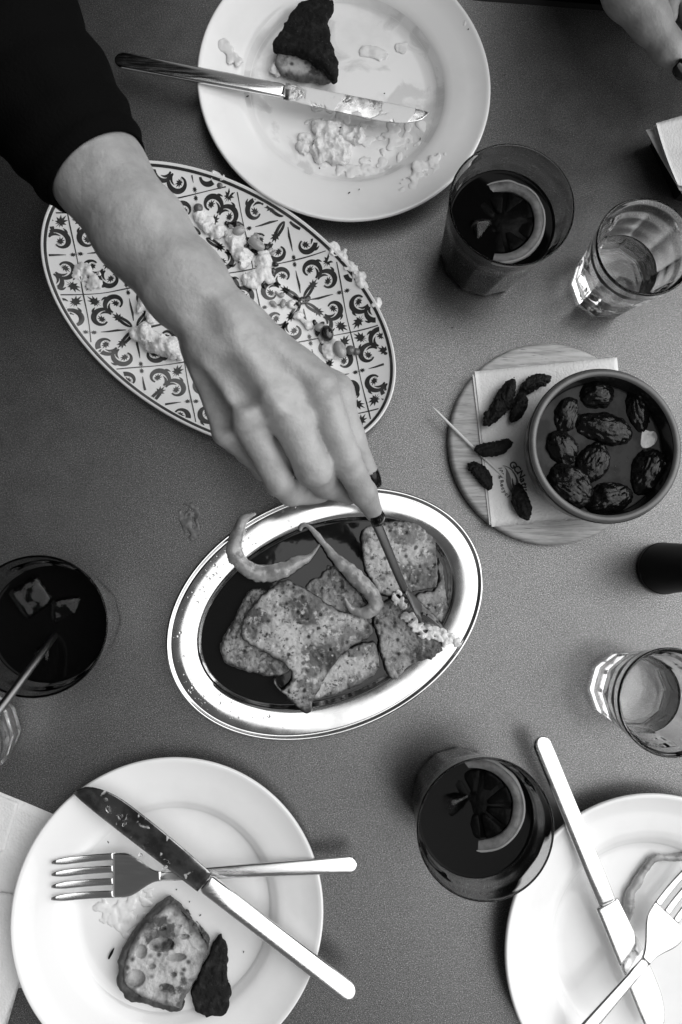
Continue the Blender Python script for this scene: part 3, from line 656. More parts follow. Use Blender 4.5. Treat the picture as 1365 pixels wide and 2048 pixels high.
# crumbs and herb specks
def specks(name, pts, z, rad, m, label, cat, seed):
    rs = np.random.RandomState(seed); G = Geo()
    for (px, py, *zz) in pts:
        c = at(px, py, (zz[0] if zz else z)+rad*.4); a = rs.uniform(0, 3.1); l = rad*rs.uniform(.7, 1.8); vv = []
        for k in range(6):
            for j in (0, 1): vv.append(c+[l*math.cos(k*math.pi/3)*math.cos(a)-rad*.6*math.sin(k*math.pi/3)*math.sin(a)*rs.uniform(.6, 1), l*math.cos(k*math.pi/3)*math.sin(a)+rad*.6*math.sin(k*math.pi/3)*math.cos(a), (j-.5)*rad*.7])
        ff = [[2*k, 2*((k+1) % 6), 2*((k+1) % 6)+1, 2*k+1] for k in range(6)]+[[1, 3, 5, 7, 9, 11], [10, 8, 6, 4, 2, 0]]; G.add(vv, ff)
    return single(name, G.V, G.F, M[m], label, cat, kind='stuff', smooth=False)
specks('herb_specks', crop2([(130, 245, .0175), (217, 438, .016), (515, 655, .012), (520, 640, .012), (640, 580, .011), (870, 800, .0068), (892, 775, .0068), (718, 822, .0075), (1003, 632, .0075), (680, 877, .0165), (725, 862, .0165), (1122, 728, .017), (1150, 775, .018), (1022, 833, .017), (1222, 133, .020), (1240, 130, .020), (545, 765, .0065), (730, 580, .01), (840, 425, .008), (540, 470, .0065), (655, 835, .009)]), .007, .0008, 'herb', 'dark dried herb specks scattered on the top plate', 'herb specks', 71)
specks('food_specks', crop4([(1035, 235, .0178), (1043, 240, .0178), (1068, 265, .0178), (652, 515, .0063), (588, 478, .0063), (400, 340, .0165), (740, 610, .0063), (900, 745, .0063), (700, 560, .0063)]), .0065, .0007, 'herb', 'dark crumbs scattered on the lower left plate', 'crumbs', 72)
specks('table_specks', [(872, 767), (840, 700), (905, 655), (800, 1700), (300, 1437), (760, 1540), (1190, 1600), (1010, 150), (1100, 260)], 0, .0006, 'herb', 'tiny dark specks scattered on the bare tabletop', 'crumbs', 73)
bread = empty('bread_piece', at(320, 1920, .007), 'torn bread piece with open crumb and dark crust on the lower left plate', 'bread')
BP = crop4([(632, 560), (575, 600), (515, 665), (470, 745), (452, 820), (465, 872), (505, 905), (575, 930), (672, 958), (680, 925), (690, 895), (722, 850), (745, 790), (772, 730), (705, 645), (665, 590)])
def hz(P, z): return [((*at(p[0], p[1], z)[:2], z), (p[2], p[3], p[4]*2.6)) for p in P]
HB = hz([(*crop4([(595, 720)])[0], .0095, .005, .004), (*crop4([(520, 745)])[0], .0042, .005, .003), (*crop4([(650, 767)])[0], .0075, .0028, .003), (*crop4([(500, 845)])[0], .007, .006, .003), (*crop4([(610, 880)])[0], .006, .003, .002), (*crop4([(680, 690)])[0], .004, .002, .002), (*crop4([(560, 800)])[0], .003, .0018, .002), (*crop4([(640, 830)])[0], .0025, .0018, .002), (*crop4([(600, 660)])[0], .0025, .0018, .002)], .0200)
piece(bread, 'crumb', BP, .0068, .0130, 'crumb', 74, holes=HB, rnd=.003, h=.0008, amp=.0007, nsc=260, edge=.0006)
piece(bread, 'crust', crop4([(632, 543), (560, 590), (500, 660), (452, 740), (430, 820), (440, 880), (475, 925), (560, 950), (672, 968), (680, 940), (655, 935), (575, 915), (505, 890), (478, 862), (468, 820), (486, 748), (528, 672), (590, 610), (640, 572), (690, 615), (745, 680), (778, 735), (776, 715), (735, 655), (690, 600)]), .0070, .0110, 'crust_mid', 75, rnd=.003, h=.0008, amp=.0009, nsc=160, edge=.0009)
V, F = slab(ats(crop4([(810, 685), (782, 720), (765, 770), (740, 820), (730, 855), (706, 885), (708, 945), (745, 990), (842, 992), (850, 960), (850, 900), (835, 830), (842, 735), (822, 705)]), .016), .0068, .009, seed=76, rnd=.003, h=.0007, amp=.0008, nsc=260, edge=.0012)
single('crust_piece', V, F, M['crust'], 'blackened crust piece right of the torn bread on the lower left plate', 'bread crust')
V, F = slab(ats(crop4([(425, 728), (408, 742), (396, 775), (405, 776), (420, 748)]), .009), .0066, .002, seed=77, rnd=.0006, h=.0005, amp=.0003, edge=.0003)
single('crust_flake', V, F, M['crust'], 'thin dark crust flake left of the torn bread', 'crumb')
pepper([(1400, 640), (1340, 652), (1290, 655), (1235, 655), (1190, 705), (1155, 765), (1120, 825), (1110, 880), (1100, 940), (1090, 975)], [18, 18, 17, 16, 18, 20, 24, 27, 22, 6], [.0095]*10,
       'pale bent pepper strip in the well of the lower right plate', 81, name='pepper_strip', s=2.374, ox=790, oy=1440)
# grease on knife blade (lower left)
flakes('fat_blobs', [(243, 1632), (249, 1647), (262, 1632), (282, 1708), (330, 1737), (215, 1620)], .0312, .0012, .0018, 'drop', 'clear fat blobs on the dark blade of the lower left knife', 'fat', 82, flat=.35, kind='stuff', n_each=3, amp=.0001)

# ------------------------------------------------------------------ glasses
def ring_facet(nf, z0, z1, amt):
    def f(z, p):
        w_ = max(0, min(1, (z1-z)/(z1-z0))); a = (p % (2*math.pi/nf))-math.pi/nf; return 1-(1-math.cos(math.pi/nf)/math.cos(a))*w_*amt
    return f
def tumbler(base_px, rim_px, h, rb, rt, nf, label, gm, liq, level, lm, lname, llabel, thick=.0022, bottom=.0035, cat='glass', grp=None, amt=1.0, ledge=None, rim_amt=0):
    B = at(*base_px, 0); Rm = at(*rim_px, h); c = np.array([(B[0]+Rm[0])/2, (B[1]+Rm[1])/2, 0.0])
    t = empty('tumbler', c, label, cat, grp)
    ro = lambda z: rb+(rt-rb)*(z/h)**1.0
    zs = np.linspace(.003, h-.002, 22); outp = [(rb*.5, .0012), (rb-.004, .0002), (rb-.0012, .0006), (rb, .002)]
    for z in zs:
        r = ro(z)
        if ledge and z > ledge: r += .0012
        outp.append((r, z))
    rim = arc(ro(h)-thick*.36+(.0012 if ledge else 0), h-.001, thick*.36, 0, 180, 6)
    ri = lambda z: ro(z)-thick*(1.2 if z < h*.8 else .62)
    inn = [(ri(z), z) for z in np.linspace(h-.003, bottom+.004, 22)]+[(ri(bottom)-.0015, bottom+.0015), (ri(bottom)-.005, bottom), (.0005, bottom-.0003)]
    fo = ring_facet(nf, h*.6, h*.88, amt)
    V1, F1 = lathe([(.0005, .0012)]+outp+rim+inn, 144, c, facet=lambda z, p: fo(z, p) if True else 1)
    # inner wall stays round: rebuild inner radii without facets
    V1 = np.array(V1); n0 = (1+len(outp)+len(rim))*144
    for i in range(n0, len(V1)):
        d = V1[i, :2]-c[:2]; r = np.linalg.norm(d); 
        j = (i-n0)//144
        if r > 0 and j < len(inn): V1[i, :2] = c[:2]+d/r*inn[j][0]*(.985 if V1[i, 2] < h*.6 else 1)
    part(t, 'glass_wall', V1, F1, M[gm])
    if liq:
        ov = .0003; zz = np.linspace(bottom+.004, level, 14); k_ = lambda z: (.985 if z < h*.6 else 1)
        lp = [(.0005, bottom-.0006), (ri(bottom)-.005+ov, bottom-.0003), (ri(bottom)-.0015, bottom+.0012)]+[(ri(z)*k_(z)+ov, z) for z in zz]+[(ri(level)*k_(level)-.0006, level-.0006), (ri(level)*k_(level)-.002, level-.0010), (.0005, level-.0010)]
        V2, F2 = lathe(lp, 96, c)
        single(lname, V2, F2, M[lm], llabel, 'drink')
    return t, c, ri
HT = .086
TA = tumbler((972, 500), (1018, 420), HT, .0365, .0470, 12, 'dark tumbler of cola with lemon at the upper right between plate and water glass', 'tglass', 1, .060, 'cola', 'cola', 'dark cola with a lemon slice in the upper tumbler', grp='tumblers of cola')
TB = tumbler((926, 1600), (961, 1645), HT, .0365, .0470, 12, 'dark tumbler of cola with lemon at the bottom beside the lower right plate', 'tglass', 1, .060, 'cola', 'cola', 'dark cola with ice and lemon in the bottom tumbler', grp='tumblers of cola')
TC = tumbler((140, 1240), (78, 1253), HT, .0365, .0470, 12, 'dark tumbler of cola with ice at the left edge of the picture', 'tglass', 1, .056, 'cola', 'cola', 'dark cola with ice in the left tumbler', grp='tumblers of cola')
HW = .076
WA = tumbler((1203, 571), (1300, 494), HW, .0290, .0372, 10, 'clear faceted water glass at the right near the paper napkins', 'glass', 1, .034, 'water', 'water', 'water in the upper right faceted glass', thick=.0026, bottom=.008, grp='clear water glasses', ledge=.040)
WB = tumbler((1237, 1376), (1356, 1405), HW, .0290, .0372, 10, 'clear faceted water glass at the right edge below the dark pepper mill', 'glass', 1, .034, 'water', 'water', 'water in the lower right faceted glass', thick=.0026, bottom=.008, grp='clear water glasses', ledge=.040)
WC = tumbler((-40, 1462), (-118, 1500), HW, .0290, .0372, 10, 'clear faceted water glass cut off at the left edge', 'glass', 1, .034, 'water', 'water', 'water in the glass cut off at the left edge', thick=.0026, bottom=.008, grp='clear water glasses', ledge=.040)
def lemon(cx, cy, rpx, z, tiltx, tilty, label, seed):
    c = at(cx, cy, z); r = rpx*pxm(z); t = empty('lemon_slice', c, label, 'lemon slice')
    Mx = np.array(Matrix.Rotation(R_(tilty), 3, 'Y') @ Matrix.Rotation(R_(tiltx), 3, 'X'))
    def tr(V): V = np.array(V); V = V*(1+.02*vn(V, 120, seed))[:, None]; V = V@Mx.T+c; V[:, 2] += .0022*vn(V*[1, 1, .01], 75, seed+3); return V
    V, F = lathe([(r-.0012, -.0022), (r, -.0012), (r, .0012), (r-.0012, .0022), (r-.0016, .0019), (r-.0016, -.0019)], 80); F = F[:-2]
    n = 80; F += [[5*n+k, 5*n+(k+1) % n, (k+1) % n, k] for k in range(n)]; part(t, 'peel', tr(V), F, M['pith'])
    V, F = lathe([(r*.76, -.0018), (r-.0016, -.0019), (r-.0016, .0019), (r*.76, .0016), (r*.74, 0)], 80); F = F[:-2]; F += [[4*n+k, 4*n+(k+1) % n, (k+1) % n, k] for k in range(n)]; part(t, 'rind', tr(V), F, M['rind'])
    V, F = lathe([(.0004, -.0015), (r*.70, -.0015), (r*.70, .0008), (.0004, .0008)], 60); part(t, 'membrane', tr(V), F, M['flesh'])
    for s in range(9):
        a0 = s*2*math.pi/9+.06; a1 = (s+1)*2*math.pi/9-.06; P = [(r*.06*math.cos((a0+a1)/2), r*.06*math.sin((a0+a1)/2))]+[(r*.72*math.cos(a0+(a1-a0)*k/8), r*.72*math.sin(a0+(a1-a0)*k/8)) for k in range(9)]
        P = chaikin(P, 1); m = len(P); cc = P.mean(0)
        V = [[*p, -.0014] for p in P]+[[*p, .0012] for p in P]+[[*(cc+(p-cc)*.8), .0018] for p in P]+[[*cc, .002]]
        F = [list(range(m))[::-1]]+[[i*m+k, i*m+(k+1) % m, (i+1)*m+(k+1) % m, (i+1)*m+k] for i in (0, 1) for k in range(m)]+[[2*m+k, 2*m+(k+1) % m, 3*m] for k in range(m)]
        part(t, 'segment', tr(V), F, M['flesh'])
    return t
lemon(1003, 446, 92, .0590, 1, -13, 'lemon slice with pale rind floating in the upper cola tumbler', 1)
lemon(955, 1608, 92, .0590, 1, -13, 'lemon slice with pale rind floating in the bottom cola tumbler', 2)
def ice(cx, cy, s, z, rx, rz, label):
    c = at(cx, cy, z); S = SDF(np.array([-1, -1, -1])*s*1.0, np.array([1, 1, 1])*s*1.0, s/16)
    q = np.abs(S.P)-s*.42; S.F = np.linalg.norm(np.maximum(q, 0), axis=-1)+np.minimum(q.max(-1), 0)-s*.14; S.noise(s*.09, 1.1/s, int(s*1e5) % 17); V, F = S.out()
    V = V@np.array(Euler((R_(rx), R_(rx*.6), R_(rz))).to_matrix()).T+c; return single('ice_cube', V, F, M['ice'], label, 'ice cube', 'ice cubes in the cola')
ice(66, 1190, .0200, .0475, 14, 35, 'pale ice cube at the upper side of the left tumbler')
ice(138, 1215, .0190, .0455, 20, 8, 'ice cube at the right side of the left tumbler')
ice(112, 1300, .0180, .0450, 8, 50, 'ice cube at the lower side of the left tumbler')
ice(908, 1601, .0160, .0525, 28, 15, 'ice cube breaking the surface left of the lemon in the bottom tumbler')
ice(957, 462, .0150, .0515, 30, 20, 'ice cube against the lemon slice in the upper tumbler')
# spoon / straw leaning in the left tumbler
V, F = tube([at(-60, 1490, .118), at(0, 1418, .104), at(60, 1338, .086), at(100, 1285, .066), at(125, 1250, .030)], [.0026, .0028, .0026, .0024, .0024], n=16, sub=6)
single('drinking_straw', V, F, M['straw'], 'slim metal straw leaning out of the left cola tumbler', 'straw')

# ------------------------------------------------------------------ wooden board, napkin, bowl
BM, ba, bb, _ = fit(1101, 886, 201, 201, 0, .012); BM[2] = 0; br = (ba+bb)/2
V, F = lathe([(.0005, 0), (br-.003, 0), (br-.0012, .001), (br, .003), (br, .0095), (br-.0015, .0115), (br-.003, .012), (br-.020, .0121), (br-.0215, .0117), (br-.024, .0117), (.0005, .0117)], 140, BM)
single('wooden_board', V, F, M['wood'], 'round pale wooden board carrying the bowl and a printed napkin', 'board')
def sheet(P, z, th, nu, nv, amp, seed, curl=0):
    """P: four world corners (x, y) in order; a thin wavy sheet with thickness"""
    A, B, C, D = [np.asarray(p, float)[:2] for p in P]; V = []; F = []
    for side in (1, 0):
        for i in range(nu+1):
            for j in range(nv+1):
                u, v = i/nu, j/nv; q = (A*(1-u)+B*u)*(1-v)+(D*(1-u)+C*u)*v; zz = z+amp*(1+float(vn(np.array([q[0], q[1], seed*.1]), 30, seed)))*.5+curl*((2*u-1)**2)*.3+curl*(2*v-1)**2*.7
                V.append([q[0], q[1], zz+(th if side else 0)])
    n = (nu+1)*(nv+1); ix = lambda s, i, j: s*n+i*(nv+1)+j
    for i in range(nu):
        for j in range(nv): F.append([ix(0, i, j), ix(0, i, j+1), ix(0, i+1, j+1), ix(0, i+1, j)][::1]); F.append([ix(1, i, j), ix(1, i+1, j), ix(1, i+1, j+1), ix(1, i, j+1)])
    for i in range(nu):
        for j in (0, nv): F.append([ix(0, i, j), ix(0, i+1, j), ix(1, i+1, j), ix(1, i, j)])
    for j in range(nv):
        for i in (0, nu): F.append([ix(0, i, j), ix(0, i, j+1), ix(1, i, j+1), ix(1, i, j)])
    return V, F
nap = empty('printed_napkin', at(1010, 890, .0122), 'embossed paper napkin with grey leaf print lying on the wooden board', 'napkin')
NZ = .0124
V, F = sheet([at(945, 750, NZ), at(1228, 722, NZ), at(1262, 1028, NZ), at(979, 1050, NZ)], NZ, .0003, 30, 30, .0006, 1); part(nap, 'lower_ply', V, F, M['napkin'])
V, F = sheet([at(949, 744, NZ), at(1233, 716, NZ), at(1266, 1032, NZ), at(983, 1054, NZ)], NZ+.0008, .0003, 30, 30, .0006, 1); part(nap, 'upper_ply', V, F, M['napkin'])
NT = NZ+.0008+.0003+.0010
def text_mesh(s, px, py, ang, size, z, bold=.0):
    cu = bpy.data.curves.new('letter', 'FONT'); cu.body = s; cu.size = size; cu.align_x = 'CENTER'; cu.align_y = 'CENTER'; cu.offset = bold; cu.extrude = .00005
    ob = bpy.data.objects.new('letter', cu); col.objects.link(ob); me = bpy.data.meshes.new_from_object(ob)
    V = np.array([v.co[:] for v in me.vertices]); F = [list(p.vertices) for p in me.polygons]
    bpy.data.objects.remove(ob); bpy.data.curves.remove(cu)
    a = R_(ang); V = V@np.array(Matrix.Rotation(a, 3, 'Z')).T+at(px, py, z); return V, F
c3 = lambda x, y: (980+x/11.375, 900+y/11.375)
G = Geo()
for ch, x, y, a in (('G', 525, 345, -48), ('C', 618, 438, -46), ('N', 705, 560, -58), ('a', 752, 688, -72), ('t', 782, 785, -78), ('u', 806, 880, -84)):
    G.add(*text_mesh(ch, *c3(x, y), a, .0076, NT, .00022))
for ch, x, y, a in (('1', 235, 415, -85), ('0', 250, 480, -85), ('0', 270, 550, -82), ('%', 235, 610, -80), ('R', 272, 720, -76), ('e', 285, 800, -72), ('c', 305, 875, -68), ('y', 335, 945, -62), ('c', 380, 1005, -56), ('l', 430, 1055, -50)):
    G.add(*text_mesh(ch, *c3(x, y), a, .0043, NT, .00010))
part(nap, 'lettering', G.V, G.F, M['ink'], smooth=False)
def flatpoly(P, z): 
    W = ats([c3(*p) for p in P], z); n = len(W); V = list(W)+[q+[0, 0, .00006] for q in W]; return V, [list(range(n))[::-1], list(range(n, 2*n))]+[[k, (k+1) % n, n+(k+1) % n, n+k] for k in range(n)]
G = Geo(); G.add(*flatpoly([(285, 342), (350, 395), (400, 450), (450, 545), (478, 640), (490, 760), (512, 850), (520, 900), (480, 965), (440, 900), (400, 820), (372, 700), (368, 560), (372, 460), (345, 405)], NT)); part(nap, 'leaf_logo', G.V, G.F, M['ink2'], smooth=False)
G = Geo(); G.add(*flatpoly([(285, 342), (370, 365), (450, 400), (520, 460), (580, 540), (630, 640), (665, 760), (640, 830), (590, 800), (598, 720), (590, 640), (560, 560), (500, 470), (430, 410), (350, 372)], NT)); G.add(*flatpoly([(505, 620), (530, 680), (545, 760), (570, 820), (560, 880), (530, 860), (512, 780), (505, 700)], NT)); part(nap, 'leaf_outline', G.V, G.F, M['ink'], smooth=False)
# bowl
WM, wa, wb_, _ = fit(1211, 891, 153, 153, 0, .0545); wr = (wa+wb_)/2; WM[2] = .0146
bowl = empty('clay_bowl', WM, 'round glazed clay bowl filled with dark wrinkled fruit on the board', 'bowl')
prof = [(.0005, 0), (wr*.70, 0), (wr*.74, .001), (wr*.86, .008), (wr*.95, .018), (wr-.0015, .030), (wr-.002, .036), (wr, .038)]+arc(wr-.003, .0385, .003, -10, 180, 8)+[(wr-.0065, .034), (wr-.0075, .026), (wr*.82, .010), (wr*.6, .005), (.0005, .0045)]
V, F = lathe(prof[:8]+prof[8:18], 120, WM); V, F = lathe(prof, 120, WM)
o = part(bowl, 'bowl_body', V, F, [M['clay'], M['clay_dark']])
for p in o.data.polygons:
    c = Vector(p.center)+Vector(WM); r = math.hypot(c.x-WM[0], c.y-WM[1])
    if (r < wr-.0058 and c.z > WM[2]+.0046) : p.material_index = 1
V, F = lathe([(wr-.0001, .0364), (wr+.0005, .0368), (wr+.0006, .0382), (wr+.0003, .0392), (wr-.0004, .0398), (wr-.0008, .0392)], 120, WM); F = F[:-2]; part(bowl, 'dark_rim_line', V, F, M['clay_dark'])
LZ = WM[2]+.0255
V, F = lathe([(.0005, -.003), (wr-.010, -.003), (wr-.0076, 0), (wr-.0082, .0003), (wr-.0094, 0), (.0005, 0)], 90, (WM[0], WM[1], LZ))
single('broth', V, F, M['broth'], 'dark oily liquid with bubbles filling the clay bowl', 'liquid')
def c6(x, y): return (860+x/2.703, 660+y/2.703)
FR = [(895, 355, 78, 66, 0, 'topmost'), (1120, 445, 55, 102, 12, 'upper right'), (727, 470, 52, 92, -22, 'upper left'), (925, 535, 135, 68, -14, 'largest, in the upper middle'), (708, 645, 66, 84, 25, 'left middle'), (872, 722, 68, 92, -28, 'centre, leaning right'), (745, 845, 108, 88, -38, 'lower left'), (955, 918, 108, 72, 14, 'bottom'), (1170, 770, 78, 110, -22, 'lower right')]
for i, (x, y, rx, ry, ang, wh) in enumerate(FR):
    s = pxm(LZ)/2.703; r = np.array([rx*s, ry*s, min(rx, ry)*s*.75])*1.36; c = at(*c6(x, y), LZ-.0020); m = max(r)
    S = SDF(-np.array([m, m, m])*1.15, np.array([m, m, m])*1.15, .00055); S.ell((0, 0, 0), r, .001)
    q = S.P.copy(); lng = 0 if rx > ry else 1; q[..., lng] *= .4
    wr_ = 1-2*np.abs(fbm(q, 330, 20+i, 2)); S.F = S.F+.0005*wr_+.0012*fbm(S.P, 120, i, 2); V, F = S.out()
    V = V@np.array(Euler((R_(8), R_(-6), R_(ang))).to_matrix()).T+c
    single('wrinkled_fruit', V, F, M['date'], f'glossy wrinkled dark fruit in the clay bowl, {wh}', 'fruit', 'wrinkled fruit floating in the clay bowl')
for (x, y, r) in ((1185, 560, 14), (640, 772, 8)):
    pass
rs = np.random.RandomState(9); G = Geo()
for _ in range(60):
    x, y = rs.normal(1000, 110), rs.normal(690, 90); r = rs.choice([.0003, .0005, .0009], p=[.6, .3, .1]); c = at(*c6(x, y), LZ)
    vv = [c+[r*math.cos(math.pi/2*i/2.2)*math.cos(k*math.pi/4), r*math.cos(math.pi/2*i/2.2)*math.sin(k*math.pi/4), r*.6*math.sin(math.pi/2*i/2.2)] for i in range(3) for k in range(8)]
    G.add(vv, [[i*8+k, i*8+(k+1) % 8, (i+1)*8+(k+1) % 8, (i+1)*8+k] for i in (0, 1) for k in range(8)]+[[16+k for k in range(8)]])
single('bubbles', G.V, G.F, M['drop'], 'small fat bubbles floating on the liquid in the clay bowl', 'bubbles', kind='stuff')
# leaf scrap in bowl
V, F = slab(ats([c6(*p) for p in [(1150, 530), (1180, 545), (1225, 545), (1232, 600), (1190, 640), (1140, 640), (1135, 590)]], LZ), LZ-.0002, .0009, rnd=.0004, h=.0004, amp=.0002)
single('onion_scrap', V, F, M['bean'], 'pale vegetable scrap floating at the right side of the clay bowl', 'scrap')
# dry pieces and toothpick
def spindle(a, b, wpx, z, label, seed, tail=.0):
    s = pxm(z)/2.703; A, B = at(*c6(*a), z), at(*c6(*b), z); L = np.linalg.norm(B-A); r = wpx*s; ang = math.atan2(B[1]-A[1], B[0]-A[0])
    S = SDF((-L*.58, -r*1.5, -r*1.3), (L*.58, r*1.5, r*1.3), .0005); x = np.clip(S.P[..., 0]/(L/2), -1.1, 1.1)
    bend = .12*L*(x**2-.4)*(1 if seed % 2 else -1)*.6; pr = r*np.maximum(0, 1-np.abs(x)**2.2)**.62+.0004
    S.F = (np.sqrt((S.P[..., 1]-bend)**2+(S.P[..., 2]/.75)**2)-pr)*.7; S.F = np.maximum(S.F, np.abs(S.P[..., 0])-L*.5)
    q = S.P.copy(); q[..., 0] *= .35; S.F = S.F+.0009*fbm(q, 320, seed, 2)+.0005*fbm(S.P, 700, seed+4, 2)
    V, F = S.out(); V = V@np.array(Matrix.Rotation(ang, 3, 'Z')).T; V = V+[(A[0]+B[0])/2, (A[1]+B[1])/2, 0]; V[:, 2] += z-V[:, 2].min()
    single('dried_fruit', V, F, M['dry'], label, 'dried fruit', 'shrivelled dark pieces beside the bowl')
spindle((288, 535), (432, 300), 46, NT, 'shrivelled black piece leaning against another, leftmost of the upper napkin group', 1)
spindle((400, 440), (432, 272), 38, NT+.002, 'upright shrivelled black piece in the middle of the upper napkin group', 2)
spindle((432, 510), (500, 345), 36, NT, 'shrivelled black piece lowest in the upper napkin group', 3)
spindle((470, 345), (640, 255), 38, NT, 'shrivelled black piece nearest the bowl rim at the top of the napkin', 4)
spindle((236, 662), (435, 625), 40, NT, 'shrivelled black piece lying over the toothpick', 5)
spindle((205, 715), (328, 862), 38, .0122, 'shrivelled black piece on the bare wood left of the napkin', 6)
spindle((455, 835), (512, 1035), 44, NT, 'shrivelled black piece covering the printed leaf on the napkin', 7)
V, F = tube([at(*c6(14, 413), .0150), at(*c6(60, 462), .0150), at(*c6(240, 640), .0148), at(*c6(385, 778), .0148), at(*c6(412, 805), .0148)], [.0002, .0011, .0012, .0011, .0002], n=12, sub=5)
single('toothpick', V, F, M['pick'], 'pale wooden toothpick lying across the edge of the wooden board', 'toothpick')
V, F = slab(ats([c6(*p) for p in [(445, 885), (462, 865), (485, 875), (478, 900), (455, 908)]], .018), NT+.0062, .0012, rnd=.0005, h=.0004, amp=.0002)
single('pale_seed', V, F, M['bean'], 'small pale seed resting on the black piece over the printed leaf', 'seed')

# ------------------------------------------------------------------ pepper mill, napkins, smear
MB_ = at(1322, 1137, 0); V, F = lathe([(.0005, 0), (.0195, 0), (.0207, .0012), (.0210, .004), (.0205, .012), (.0178, .045), (.0160, .060), (.0155, .064), (.0175, .068), (.0185, .080), (.0160, .090), (.008, .095), (.0005, .096)], 64, MB_)
mill = empty('pepper_mill', MB_, 'matt black tapered pepper mill standing at the right edge', 'pepper mill'); part(mill, 'mill_body', V, F, M['plastic'])
V, F = lathe([(.0206, .0045), (.0212, .005), (.0212, .0065), (.0205, .007)], 64, MB_); part(mill, 'base_ring', V, F[:-2], M['trim'])
def nap_stack(corners_list, label, group=None):
    r = empty('paper_napkins', at(*corners_list[0][0][0], 0), label, 'napkins')
    for k, (cs, z, cu) in enumerate(corners_list):
        V, F = sheet([at(*c, z) for c in cs], z, .0004, 16, 16, .0012, k+3, cu); part(r, 'napkin_ply', V, F, M['napkin'])
    return r
nap_stack([([(1289, 264), (1420, 238), (1450, 420), (1362, 392)], .024, .002), ([(1304, 256), (1430, 222), (1460, 400), (1356, 384)], .028, .002), ([(1308, 252), (1430, 215), (1460, 395), (1352, 375)], .031, .003)], 'fanned folded paper napkins at the right edge above the water glass')
V, F = slab_quad(ats([(1300, 290), (1450, 250), (1480, 430), (1350, 400)], .0), .0, .0235, .003); single('napkin_holder', V, F, M['plastic'], 'black holder under the fanned paper napkins at the right edge', 'napkin holder', smooth=False)
nap_stack([([(-90, 1545), (118, 1632), (130, 1960), (-60, 1990)], .0006, 0), ([(-90, 1556), (38, 1606), (10, 1700), (-90, 1740)], .0022, 0), ([(-90, 1770), (45, 1790), (60, 1900), (8, 2075)], .0026, 0)], 'folded paper napkins sticking out from under the lower left plate')
V, F = slab(ats([(370, 1003), (392, 1006), (400, 1022), (396, 1040), (402, 1060), (396, 1082), (382, 1088), (368, 1070), (360, 1045), (355, 1020)], 0), .0001, .0009, rnd=.0004, h=.0007, amp=.0003, edge=.001)
single('sauce_smear', V, F, M['smear'], 'dried sauce smear on the table left of the steel dish', 'smear')

# ------------------------------------------------------------------ people
def P_(px, py, z): return at(px, py, z)
person = empty('person', at(60, 160, .15), 'person in a black jumper reaching over the table with a fork, black nails', 'person')
J = dict(elb=P_(-60, 20, .150), cuff=P_(196, 345, .150), f1=P_(285, 468, .155), f2=P_(372, 572, .160), wr=P_(428, 640, .165))
def rp(px, z): return px*pxm(z)
S = SDF((-.34, -.06, .06), (.10, .38, .22), .0013)
S.cap(J['elb'], J['cuff'], rp(104, .15), rp(95, .15), .01)
S.cap(J['cuff'], J['f1'], rp(95, .15), rp(93, .155), .01); S.cap(J['f1'], J['f2'], rp(93, .155), rp(84, .16), .01); S.cap(J['f2'], J['wr'], rp(84, .16), rp(74, .165), .01)
# metacarpals
MC = {'i': P_(640, 775, .160), 'm': P_(563, 805, .166), 'r': P_(492, 838, .160), 'p': P_(452, 866, .146)}
W0 = {'i': P_(480, 650, .160), 'm': P_(450, 668, .163), 'r': P_(430, 690, .158), 'p': P_(412, 700, .150)}
for k, (r0, r1) in {'i': (52, 38), 'm': (56, 39), 'r': (50, 33), 'p': (44, 27)}.items():
    S.cap(W0[k], MC[k], rp(r0, .165), rp(r1, .165), .012)
S.cap(P_(470, 700, .150), P_(560, 790, .145), rp(80, .15), rp(62, .15), .012)
# extensor tendons and knuckles
for k in 'imr': 
    a = W0[k]+[0, 0, .0145]; b = MC[k]+[0, 0, .0098]; S.cap(a, b, .0026, .0034, .007)
for k, q in (('i', 7), ('m', 8), ('r', 6.5), ('p', 5)): S.ell(MC[k]+[0, 0, .0042], (q*.0013, q*.0013, q*.00108), .006)
fingers = {
 'i': [(MC['i'], 38), (P_(690, 915, .140), 32), (P_(727, 985, .116), 27), (P_(748, 1026, .098), 19)],
 'm': [(MC['m'], 40), (P_(628, 938, .142), 37), (P_(652, 965, .112), 31), (P_(700, 985, .098), 25)],
 'r': [(MC['r'], 33), (P_(560, 965, .134), 29), (P_(583, 986, .112), 26), (P_(640, 985, .098), 22)],
 'p': [(MC['p'], 28), (P_(497, 902, .122), 25), (P_(528, 940, .106), 22), (P_(580, 965, .094), 19)]}
for k, ch in fingers.items():
    Fg = SDF.__new__(SDF); Fg.h, Fg.ax, Fg.org, Fg.P = S.h, S.ax, S.org, S.P; Fg.F = np.full(S.F.shape, .05, np.float32)
    for (a, ra), (b, rb_) in zip(ch[:-1], ch[1:]): Fg.cap(a, b, rp(ra, a[2]), rp(rb_, b[2]), .003)
    p = ch[1][0]; Fg.ell(p+[0, 0, .0035], (rp(ch[1][1], .14)*.72,)*2+(.0062,), .004)
    S.F = smin(S.F, Fg.F, .0013)
S.cap(P_(560, 850, .142), P_(596, 965, .118), .0085, .0065, .004); S.cap(P_(500, 760, .135), P_(600, 870, .128), .026, .020, .01)
# web between knuckles
S.cap(P_(600, 838, .158), P_(560, 838, .158), .008, .008, .006); S.cap(P_(515, 840, .150), P_(480, 865, .142), .008, .007, .006)
